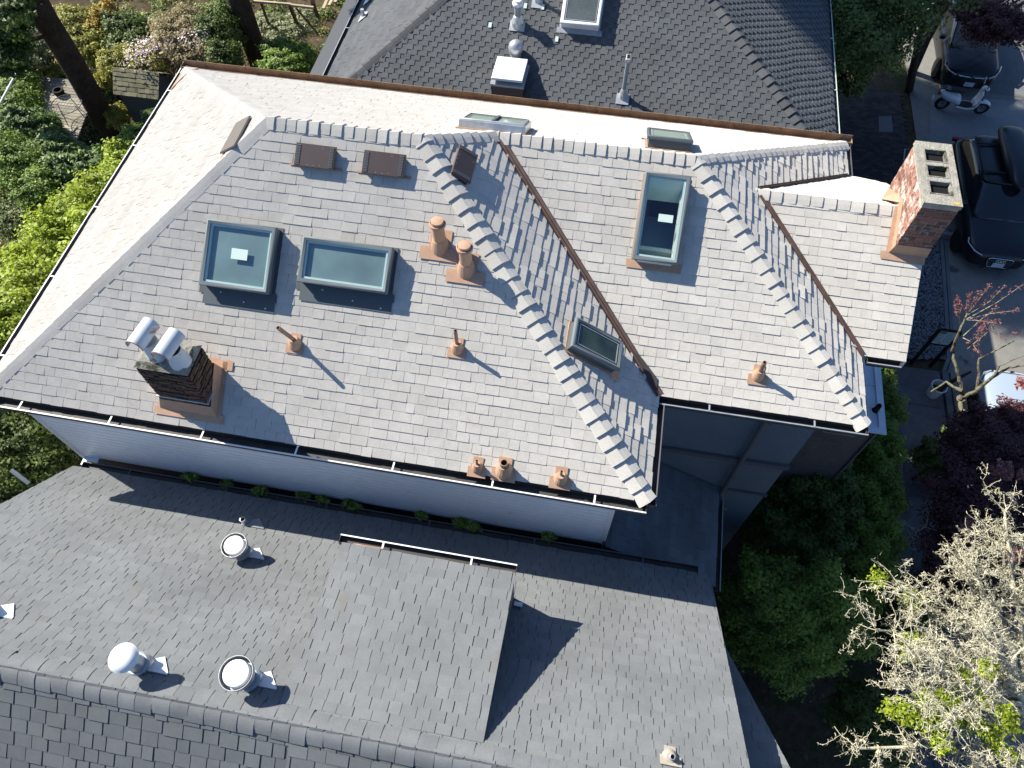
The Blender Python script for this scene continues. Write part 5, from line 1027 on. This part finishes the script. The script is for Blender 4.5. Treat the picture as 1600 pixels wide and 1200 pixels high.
yc = [tuple(at(x, y, -1.9)) for x, y in ((1440, 1095), (1460, 1110), (1475, 1120), (1490, 1115), (1405, 1025), (1415, 1010), (1425, 1130), (1450, 1130), (1530, 1150), (1555, 1120), (1560, 1135), (1500, 1130), (1470, 1095), (1400, 1120), (1420, 1110), (1520, 1100), (1440, 1140), (1530, 1050), (1490, 1060), (1380, 1110), (1455, 1165), (1555, 1180), (1362, 912), (1415, 945))]
tuft([(x_, y_, z_+.25) for x_, y_, z_ in yc], 5200, .045, .17, 'leaf_yellow', 5, lt)
# small bare tree standing in the shade
sb = thing('bare_sapling', tuple(at(1452, 905, GZ)), 'small bare grey tree beside the front path', 'tree'); b = MB(); q0, q1, q2 = at(1455, 930, -5.6), at(1443, 860, -5.0), at(1428, 825, -4.7); b.tube([at(1456, 955, GZ), q0, q1, q2], [.05, .045, .03, .012], 7); b.build('trunk', 'bark_pale', sb)
b = MB(); R = random.Random(4)
for k in range(26):
    f = R.random(); p = q0.lerp(q1, f) if f < .5 else q1.lerp(q2, (f-.5)*2); gnarl(b, p, V3((R.gauss(0, 1), R.gauss(0, 1), .6)), R.uniform(.25, .55), .014, R, 1, .5)
b.build('branch', 'bark_pale', sb)
# pruned tree with red shoots by the sign
pt = thing('pruned_tree', tuple(at(1508, 668, GZ)), 'knobbly pruned tree with bare limbs and red leafy shoots by the sign', 'tree')
b = MB(); R = random.Random(12); Z = -5.0
c0 = at(1508, 668, GZ); f0 = at(1502, 622, -5.6); b.tube([c0, c0.lerp(f0, .5), f0], [.12, .11, .10], 10)
def limb(pts, r0, r1, nub=True):
    P_ = [at(*p_) for p_ in pts]; Q_ = []; Rr = []
    for i in range(len(P_)-1):
        for k in range(4): f = k/4; Q_.append(P_[i].lerp(P_[i+1], f)+V3((R.gauss(0, .012),)*3)); g_ = (i+f)/(len(P_)-1); Rr.append((r0*(1-g_)+r1*g_)*R.uniform(.85, 1.25)*.78)
    Q_.append(P_[-1]); Rr.append(r1); b.tube(Q_, Rr, 8)
limb([(1502, 622, -5.6), (1503, 600, -5.3), (1492, 575, -5.0), (1488, 545, -4.8)], .07, .03)
limb([(1502, 622, -5.6), (1525, 612, -5.2), (1530, 590, -4.9), (1528, 562, -4.6), (1585, 532, -4.0)], .07, .015)
limb([(1528, 608, -5.1), (1550, 590, -4.7), (1575, 575, -4.4), (1610, 570, -4.0)], .055, .02)
limb([(1555, 585, -4.6), (1560, 572, -4.4), (1600, 555, -4.0)], .03, .01)
limb([(1502, 612, -5.4), (1478, 597, -5.5), (1455, 612, -5.9)], .045, .02)
limb([(1500, 630, -5.6), (1505, 650, -5.3), (1515, 665, -5.0)], .06, .02)
limb([(1488, 548, -4.8), (1500, 516, -4.2), (1512, 490, -3.9)], .045, .022)
b.build('trunk', 'bark_shaded', pt)
b = MB(); tips = []
for (s, e) in [((1512, 490), (1546, 447)), ((1512, 492), (1568, 448)), ((1508, 500), (1598, 445)), ((1512, 490), (1530, 455)), ((1510, 495), (1514, 458)), ((1508, 498), (1495, 466)), ((1515, 498), (1590, 485)), ((1505, 525), (1560, 480)), ((1510, 500), (1555, 505)), ((1505, 528), (1530, 552)), ((1515, 540), (1535, 510)), ((1512, 545), (1560, 500)), ((1518, 560), (1540, 505)), ((1500, 505), (1492, 470))]:
    p0, p1 = at(*s, -4.0), at(*e, R.uniform(-3.4, -3.0)); m0 = p0.lerp(p1, .5)+V3((R.gauss(0, .04), R.gauss(0, .04), .05)); b.tube([p0, m0, p1], [.012, .008, .004], 5); tips += [p0.lerp(p1, f) for f in (.35, .5, .65, .8, .9, 1.0)]
b.build('twig', 'bark_pale', pt)
for x, y in ((1585, 522), (1560, 528), (1565, 540), (1555, 520), (1570, 530), (1600, 575), (1590, 590)): tips.append(at(x, y, -4.0))
leaf_mesh('red_shoot', [(q.x, q.y, q.z, .07, .07, .05) for q in tips], 900, 0.034, 'leaf_red', pt, seed=6, shell=.1)
# ================================================================ sign, bucket, red pot
sg = thing('notice_sign', tuple(at(1438, 570, GZ)), 'notice board with pale printed panel on two black posts by the gravel', 'sign')
pa, pb = at(1423, 568, GZ), at(1453, 572, GZ); pb.y = pa.y; zt = GZ+1.62
for p_ in (pa, pb): b = MB(); b.box(p_.x-.035, p_.x+.035, p_.y-.035, p_.y+.035, GZ, zt); b.build('post', 'black', sg)
for z_ in (zt-.02, zt-.62): b = MB(); b.box(pa.x, pb.x, pa.y-.03, pa.y+.03, z_, z_+.05); b.build('rail', 'black', sg)
b = MB(); b.box(pa.x+.03, pb.x-.03, pa.y-.02, pa.y+.015, zt-.58, zt-.02); M['panel'] = mat('panel', (.42, .52, .56), .5, .3); pn = b.build('panel', 'panel', sg)
M['sign_green'] = mat('sign_green', (.02, .16, .06), .5, .3); M['sign_text'] = mat('sign_text', (.08, .16, .18), .6, .3)
b = MB(); yy = pa.y-.024; x0, x1 = pa.x+.06, pb.x-.06; b.box(x0, x0+.15, yy, yy+.003, zt-.12, zt-.045); b.build('green_mark', 'sign_green', pn)
b = MB(); R = random.Random(6)
for r_ in range(7):
    for (xa, xb) in ((x0, x0+.14), (x0+.19, x1)):
        if r_ < 1 and xa == x0: continue
        x = xa
        while x < xb-.03: wv = R.uniform(.02, .06); b.box(x, min(x+wv, xb), yy, yy+.003, zt-.10-r_*.062, zt-.082-r_*.062); x += wv+.014
b.build('lettering', 'sign_text', pn)
b = MB(); b.lathe((x0+.17, yy+.001, zt-.52), [(.035, 0), (.03, -.004), (0, -.004)], axis=(0, 1, 0), n=14); b.build('dark_emblem', 'rust', pn)
c = at(1456, 616, GZ+.05); bt = thing('bucket', tuple(c), 'white plastic bucket standing on the pavement', 'bucket'); b = MB(); b.lathe(c, [(0, 0), (.15, 0), (.19, .40), (.205, .40), (.205, .43), (.185, .43), (.145, .04), (0, .04)], n=28); b.build('bucket_body', 'galv_white', bt, smooth=True)
b = MB(); b.lathe(c, [(.17, .22), (.0, .23)], n=20); b.build('bucket_contents', 'soil', bt)
b = MB(); b.tube([c+V3((.05, .0, .25)), c+V3((.30, .12, .65)), c+V3((.55, .22, .95))], [.06, .05, .03], 7); tag(b.build('dry_branch', 'bark', org=tuple(c+V3((.05, 0, .3)))), 'short brown branch standing in the white bucket', 'branch')
M['red_plastic'] = mat('red_plastic', (.22, .02, .02), .5, .4)
c = at(1455, 748, GZ+.05); b = MB(); b.lathe(c, [(.0, 0), (.24, 0), (.30, .22), (.26, .30), (.1, .34), (0, .34)], n=20); tag(b.build('red_tub', 'red_plastic', org=tuple(c), smooth=True), 'dark red rounded tub half under the purple maple', 'tub')
c = at(1461, 741, GZ+.40); b = MB(); b.lathe(c, [(.0, 0), (.10, 0), (.12, .05), (.06, .09), (0, .09)], n=14); o = b.build('bundle', 'galv_white', org=tuple(c)); tag(o, 'white and black lump lying on the red tub', 'bundle'); b = MB(); b.box(c.x-.02, c.x+.10, c.y-.01, c.y+.03, c.z+.06, c.z+.10); k = b.build('dark_stripe', 'black'); k.parent = o; k.matrix_parent_inverse = Matrix.Translation(-V3(c))
# ================================================================ vehicles
def carpaint(name, col, rough=.25): return mat(name, col, rough, .35, coat=.25)
M['paint_black'] = carpaint('paint_black', (.006, .007, .010), .3); M['paint_dark'] = carpaint('paint_dark', (.009, .012, .018), .3); M['paint_white'] = carpaint('paint_white', (.30, .36, .44))
M['tyre'] = mat('tyre', (.012, .012, .012), .85); M['rim'] = mat('rim', (.35, .36, .38), .35, .5, .8); M['chrome'] = mat('chrome', (.7, .72, .75), .12, .5, 1.0); M['lamp'] = mat('lamp', (.55, .60, .65), .1, .6, coat=1)
M['lamp_red'] = mat('lamp_red', (.25, .01, .01), .2, .6); M['plate'] = mat('plate', (.50, .54, .60), .4, .3); M['plastic'] = mat('plastic', (.02, .02, .022), .6); M['box_black'] = mat('box_black', (.010, .013, .020), .35, .4, coat=.2)
def car(name, label, loc, rz, paint, L=4.7, Wd=1.88, Ht=1.65, suv=True, roofbox=False, rails=True, rings=False, grille='oval', drl=True):
    """front faces local -Y; body lofted from cross-sections"""
    t = thing(name, loc, label, 'car', None, rz); hw = Wd/2
    def loft(nm, st, m, close=True, bevel=0):          # st: list of (y, [(x,z) half profile bottom->top])
        b = MB(); n = len(st[0][1]); full = []
        for y, pr in st: ring = [(x, y, z) for x, z in pr]+[(-x, y, z) for x, z in reversed(pr)]; full.append(ring)
        N_ = 2*n; vs = [v for r_ in full for v in r_]; fs = []
        for i in range(len(full)-1):
            for j in range(N_): fs.append((i*N_+j, i*N_+(j+1) % N_, (i+1)*N_+(j+1) % N_, (i+1)*N_+j))
        fs.append(tuple(range(N_))); fs.append(tuple((len(full)-1)*N_+j for j in reversed(range(N_)))); b.mesh(vs, fs)
        o = b.build(nm, m, t, local=True, smooth=True); sb = o.modifiers.new('sub', 'SUBSURF'); sb.levels = 2; sb.render_levels = 2; return o
    def prof(w0, w1, zb, zt, crown=.04):               # bottom half width, shoulder half width
        return [(w0*.9, zb), (w0, zb+.08), (w1, zb+(zt-zb)*.45), (w1*.995, zt-.13), (w1*.90, zt-.02), (w1*.5, zt+crown*.7), (w1*.12, zt+crown)]
    hl = L/2; hood = .98 if suv else .88; belt = 1.06 if suv else .95
    body = loft('body', [(-hl, prof(hw*.50, hw*.55, .38, .66, .01)), (-hl+.05, prof(hw*.70, hw*.74, .27, .80, .01)), (-hl+.18, prof(hw*.86, hw*.90, .24, .87, .02)), (-hl+.5, prof(hw*.95, hw*.99, .24, hood-.04)), (-hl+1.2, prof(hw*.96, hw, .24, hood+.03)), (-.6, prof(hw*.96, hw, .24, belt)), (.8, prof(hw*.96, hw, .24, belt+.02)), (hl-.6, prof(hw*.95, hw*.985, .26, belt+.03)), (hl-.15, prof(hw*.88, hw*.92, .28, belt)), (hl-.03, prof(hw*.75, hw*.8, .34, belt-.08, .01)), (hl, prof(hw*.6, hw*.66, .40, belt-.2, .01))], paint)
    ry0, ry1 = -.30, hl-.75                            # roof from .. to
    def gp_(w0, w1, z0, z1): return [(w0*.9, z0-.05), (w0, z0), (w0*.6+w1*.4, z0+(z1-z0)*.4), (w0*.15+w1*.85, z0+(z1-z0)*.8), (w1*.88, z1-.01), (w1*.5, z1+.025), (w1*.12, z1+.035)]
    gh = loft('glasshouse', [(-1.18, gp_(hw*.80, hw*.76, belt-.06, belt-.03)), (-.98, gp_(hw*.88, hw*.80, belt-.04, belt+.10)), (ry0-.02, gp_(hw*.93, hw*.74, belt-.02, Ht-.06)), (ry0+.45, gp_(hw*.94, hw*.74, belt-.02, Ht-.03)), (ry1, gp_(hw*.92, hw*.72, belt, Ht-.06)), (ry1+.35, gp_(hw*.86, hw*.7, belt, belt+.30)), (ry1+.55, gp_(hw*.82, hw*.68, belt-.02, belt+.04))], 'dark_glass')
    loft('roof', [(ry0-.02, [(hw*.70, Ht-.09), (hw*.735, Ht-.06), (hw*.66, Ht-.01), (hw*.35, Ht+.005), (.05, Ht+.01)]), (ry0+.3, [(hw*.72, Ht-.06), (hw*.75, Ht-.03), (hw*.67, Ht+.02), (hw*.36, Ht+.04), (.05, Ht+.045)]), (ry1-.1, [(hw*.71, Ht-.07), (hw*.74, Ht-.04), (hw*.66, Ht+.01), (hw*.36, Ht+.03), (.05, Ht+.035)]), (ry1+.2, [(hw*.70, Ht-.12), (hw*.72, Ht-.10), (hw*.64, Ht-.06), (hw*.35, Ht-.04), (.05, Ht-.04)])], paint)
    for sx in (-1, 1):
        b = MB(); b.tube([(sx*hw*.83, -1.05, belt+.03), (sx*hw*.73, ry0-.02, Ht-.055)], .035, 6); b.build('pillar', paint, t, local=True)
        b = MB(); b.obox((sx*(hw+.09), -.72, belt+.06), (.10, 0, 0), (0, .07, 0), (0, 0, .075)); b.build('mirror', paint, t, local=True, bevel=.03)
        if rails: b = MB(); b.tube([(sx*hw*.70, ry0+.1, Ht-.02), (sx*hw*.71, ry0+.25, Ht+.05), (sx*hw*.70, ry1-.1, Ht+.04), (sx*hw*.69, ry1+.05, Ht-.04)], .016, 6); b.build('roof_rail', 'plastic', t, local=True)
        b = MB(); b.mesh([(sx*hw*.55, -hl+.045, .70), (sx*hw*.93, -hl+.42, .74), (sx*hw*.955, -hl+.50, .86), (sx*hw*.86, -hl+.25, .86), (sx*hw*.60, -hl+.05, .80)], [(0, 1, 2, 3, 4)]); hlmp = b.build('headlight', 'dark_glass', t, local=True)
        if drl: b = MB(); b.tube([(sx*hw*.58, -hl+.02, .76), (sx*hw*.80, -hl+.13, .79), (sx*hw*.97, -hl+.40, .83), (sx*hw*.985, -hl+.50, .92)], .017, 6); o = b.build('light_strip', 'lamp', hlmp, local=True)
        for wy in (-hl+.90, hl-.90):
            b = MB(); b.lathe((sx*(hw-.20), wy, .35), [(.20, 0), (.33, .0), (.35, .03), (.35, .20), (.32, .235), (.23, .235)], axis=(sx, 0, 0), n=24); wl = b.build('wheel', 'tyre', t, local=True)
            b = MB(); b.lathe((sx*(hw-.20), wy, .35), [(.23, .20), (.22, .225), (.08, .21), (.05, .225), (0, .225)], axis=(sx, 0, 0), n=20); b.build('rim', 'rim', wl, local=True)
        b = MB(); b.obox((sx*hw*.78, hl-.06, belt-.13), (.16, 0, 0), (0, .05, 0), (0, 0, .05)); b.build('tail_light', 'lamp_red', t, local=True)
    b = MB(); b.mesh([(-hw*.32, -hl-.012, .72), (hw*.32, -hl-.012, .72), (hw*.36, -hl-.02, .64), (hw*.30, -hl-.03, .42), (-hw*.30, -hl-.03, .42), (-hw*.36, -hl-.02, .64)], [(0, 1, 2, 3, 4, 5)]); gr = b.build('grille', 'plastic', t, local=True)
    if grille == 'oval':
        b = MB(); pts = [(-hw*.30, -hl-.015, .735), (hw*.30, -hl-.015, .735), (hw*.365, -hl-.025, .70), (hw*.37, -hl-.03, .62), (hw*.28, -hl-.04, .41), (-hw*.28, -hl-.04, .41), (-hw*.37, -hl-.03, .62), (-hw*.365, -hl-.025, .70)]; b.tube(pts+[pts[0], pts[1]], .011, 6); b.build('grille_frame', 'chrome', gr, local=True)
        b = MB()
        for k in range(5): b.tube([(-hw*.31, -hl-.03, .68-k*.05), (hw*.31, -hl-.03, .68-k*.05)], .004, 4)
        b.build('grille_bar', 'rim', gr, local=True)
    else:
        b = MB()
        for sx in (-1, 1): b.tube([(sx*.07, -hl-.02, .74), (sx*hw*.42, -hl+.0, .745), (sx*hw*.5, -hl+.02, .76)], .018, 6)
        b.build('grille_bar', 'lamp', gr, local=True)
        b = MB(); b.lathe((0, -hl-.035, .74), [(.05, 0), (.045, .01), (0, .012)], axis=(0, -1, 0), n=14); b.build('emblem', 'chrome', gr, local=True)
    if rings:
        b = MB()
        for k in range(4): cx = (k-1.5)*.068; b.tube([(cx+.042*math.cos(a), -hl-.05, .665+.036*math.sin(a)) for a in np.linspace(0, 2*math.pi, 17)], .006, 5, cap=False)
        b.build('emblem', 'chrome', gr, local=True)
    b = MB(); zp = .52 if grille == 'oval' else .50; b.box(-.16, .16, -hl-.065, -hl-.05, zp-.08, zp+.075); b.build('number_plate', 'plate', t, local=True)
    b = MB(); b.tube([(-.5, -1.16, belt-.005), (-.1, -1.08, belt+.03), (.15, -1.10, belt+.03)], .010, 5); b.tube([(.05, -1.17, belt-.005), (.4, -1.08, belt+.03), (.6, -1.06, belt+.03)], .010, 5); b.build('wiper', 'plastic', t, local=True)
    if roofbox:
        cx = roofbox; bw = .42; st = []
        for y, w_, h_ in ((ry0-.35, .10, .06), (ry0-.22, .26, .17), (ry0+.05, .36, .27), (ry0+.6, .41, .33), (ry0+1.4, .42, .34), (ry1+.1, .40, .30), (ry1+.28, .33, .2), (ry1+.34, .22, .1)):
            st.append([(cx+s_*w_, y, Ht+.10+q*h_) for s_, q in ((-1, .1), (-1, .45), (-.8, .85), (-.4, 1), (.4, 1), (.8, .85), (1, .45), (1, .1), (.7, 0), (-.7, 0))])
        b = MB(); N_ = 10; vs = [v for r_ in st for v in r_]; fs = [(i*N_+j, i*N_+(j+1) % N_, (i+1)*N_+(j+1) % N_, (i+1)*N_+j) for i in range(len(st)-1) for j in range(N_)]; fs += [tuple(range(N_)), tuple((len(st)-1)*N_+j for j in range(N_))]; b.mesh(vs, fs); o = b.build('roof_box', 'box_black', t, local=True, smooth=True); sb = o.modifiers.new('sub', 'SUBSURF'); sb.levels = 1; sb.render_levels = 2
        for y in (ry0+.35, ry1-.35): b = MB(); b.box(-hw*.74, hw*.74, y-.03, y+.03, Ht+.05, Ht+.085); b.build('roof_bar', 'plastic', t, local=True)
    return t
a = at(1557, 412, GZ+.55); car('black_car', 'black car with roof box and rounded chrome grille, front towards the sign', (a.x+.05, a.y+2.38, GZ), 0.0, 'paint_dark', roofbox=.28, rings=True)
a = at(1516, 132, GZ+.5); car('black_suv', 'black car parked behind the white scooter, thin light strips and pale plate', (a.x, a.y+2.30, GZ), math.radians(-1), 'paint_black', L=4.5, Wd=1.85, grille='bar')
a = at(1590, 640, GZ+1.2); car('white_car', 'pale blue-white car mostly hidden under the purple maple', (a.x+.35, a.y-.9, GZ), math.pi, 'paint_white', L=4.6, Wd=1.85, Ht=1.6, grille='bar', rails=False)
# ---- scooter: white, step-through, standing across the front of the black car
def scooter(loc, rz):
    t = thing('scooter', loc, 'white step-through scooter parked across the driveway', 'scooter', None, rz)
    M['scoot'] = mat('scoot', (.62, .66, .68), .3, .5, coat=.6)
    # local +X is forward
    for nm, x in (('wheel', .66), ('wheel', -.62)):
        b = MB(); b.lathe((x, -.06, .24), [(.14, 0), (.20, 0), (.235, .03), (.235, .09), (.20, .12), (.14, .12)], axis=(0, 1, 0), n=22); w_ = b.build('wheel', 'tyre', t, local=True)
        b = MB(); b.lathe((x, -.04, .24), [(.15, 0), (.15, .01), (.04, .02), (.04, .06), (.15, .07), (.15, .08)], axis=(0, 1, 0), n=16); b.build('rim', 'rim', w_, local=True)
    def loftx(nm, st, m):
        b = MB(); n = len(st[0]); vs = [v for r_ in st for v in r_]; fs = [(i*n+j, i*n+(j+1) % n, (i+1)*n+(j+1) % n, (i+1)*n+j) for i in range(len(st)-1) for j in range(n)]; fs += [tuple(range(n)), tuple((len(st)-1)*n+j for j in range(n))]; b.mesh(vs, fs); o = b.build(nm, m, t, local=True, smooth=True); s_ = o.modifiers.new('sub', 'SUBSURF'); s_.levels = 1; s_.render_levels = 2; return o
    ell = lambda x, cz, w_, h_, n=10: [(x, w_*math.cos(2*math.pi*k/n), cz+h_*math.sin(2*math.pi*k/n)) for k in range(n)]
    loftx('rear_cowl', [ell(-.88, .66, .05, .05), ell(-.82, .62, .13, .13), ell(-.62, .56, .20, .18), ell(-.36, .52, .21, .20), ell(-.18, .44, .17, .20), ell(-.10, .34, .12, .12)], 'scoot')
    loftx('seat', [ell(-.80, .78, .06, .03), ell(-.70, .80, .13, .05), ell(-.40, .79, .15, .05), ell(-.14, .77, .12, .05), ell(-.08, .76, .05, .02)], 'plastic')
    b = MB(); b.box(-.20, .36, -.17, .17, .26, .31); b.build('footboard', 'plastic', t, local=True, bevel=.02)
    b = MB(); b.tube([(-.22, -.18, .30), (.1, -.19, .26), (.36, -.17, .30), (.46, -.12, .45)], .03, 8); b.tube([(-.22, .18, .30), (.1, .19, .26), (.36, .17, .30), (.46, .12, .45)], .03, 8); b.build('side_trim', 'scoot', t, local=True)
    # leg shield: curved plate
    b = MB(); P_ = []
    for (x, z, w_) in ((.34, .30, .14), (.40, .42, .22), (.45, .60, .23), (.44, .78, .19), (.40, .92, .12)):
        for k in range(7): s_ = -1+k/3; P_.append((x-.07*(s_*s_)+.02, w_*s_, z))
    n = 7; fs = [(i*n+j, i*n+j+1, (i+1)*n+j+1, (i+1)*n+j) for i in range(4) for j in range(6)]; b.mesh(P_, fs); o = b.build('leg_shield', 'scoot', t, local=True, smooth=True); s_ = o.modifiers.new('sol', 'SOLIDIFY'); s_.thickness = .03
    loftx('front_mudguard', [ell(.42, .42, .05, .05), ell(.50, .46, .09, .07), ell(.66, .49, .10, .05), ell(.82, .42, .09, .06), ell(.88, .34, .05, .06)], 'scoot')
    loftx('headset', [ell(.30, .96, .05, .04), ell(.36, .98, .13, .07), ell(.46, .97, .12, .08), ell(.52, .95, .06, .05)], 'scoot')
    b = MB(); b.lathe((.52, 0, .95), [(.06, -.03), (.06, .0), (.04, .02), (0, .025)], axis=(1, 0, 0), n=14); b.build('headlight', 'lamp', t, local=True)
    b = MB(); b.tube([(.34, -.34, 1.0), (.38, -.12, .99), (.38, .12, .99), (.34, .34, 1.0)], .018, 8); b.build('handlebar', 'plastic', t, local=True)
    for s_ in (-1, 1):
        b = MB(); b.tube([(.38, .2*s_, .99), (.36, .27*s_, 1.16)], .008, 5); b.lathe((.355, .28*s_, 1.18), [(.05, 0), (.05, .012), (0, .014)], axis=(-1, 0, 0), n=12); b.build('mirror', 'chrome', t, local=True)
    b = MB(); b.tube([(.40, 0, .9), (.60, 0, .35)], .03, 8); b.build('fork', 'plastic', t, local=True)
    b = MB(); b.obox((-.90, 0, .63), (.025, 0, 0), (0, .07, 0), (0, 0, .06)); b.build('tail_light', 'lamp_red', t, local=True, bevel=.015)
    b = MB()
    for s_ in (-.08, 0, .08): b.tube([(-.62, s_, .84), (-.80, s_, .86), (-.98, s_, .84)], .009, 5)
    b.tube([(-.98, -.09, .84), (-.98, .09, .84)], .009, 5); b.build('luggage_rack', 'chrome', t, local=True)
    b = MB(); b.obox((-1.0, 0, .42), (.01, 0, 0), (0, .09, 0), (0, 0, .06)); b.build('number_plate', 'plate', t, local=True)
    return t
a = at(1501, 166, GZ+.2); scooter((a.x, a.y, GZ), math.radians(-1))
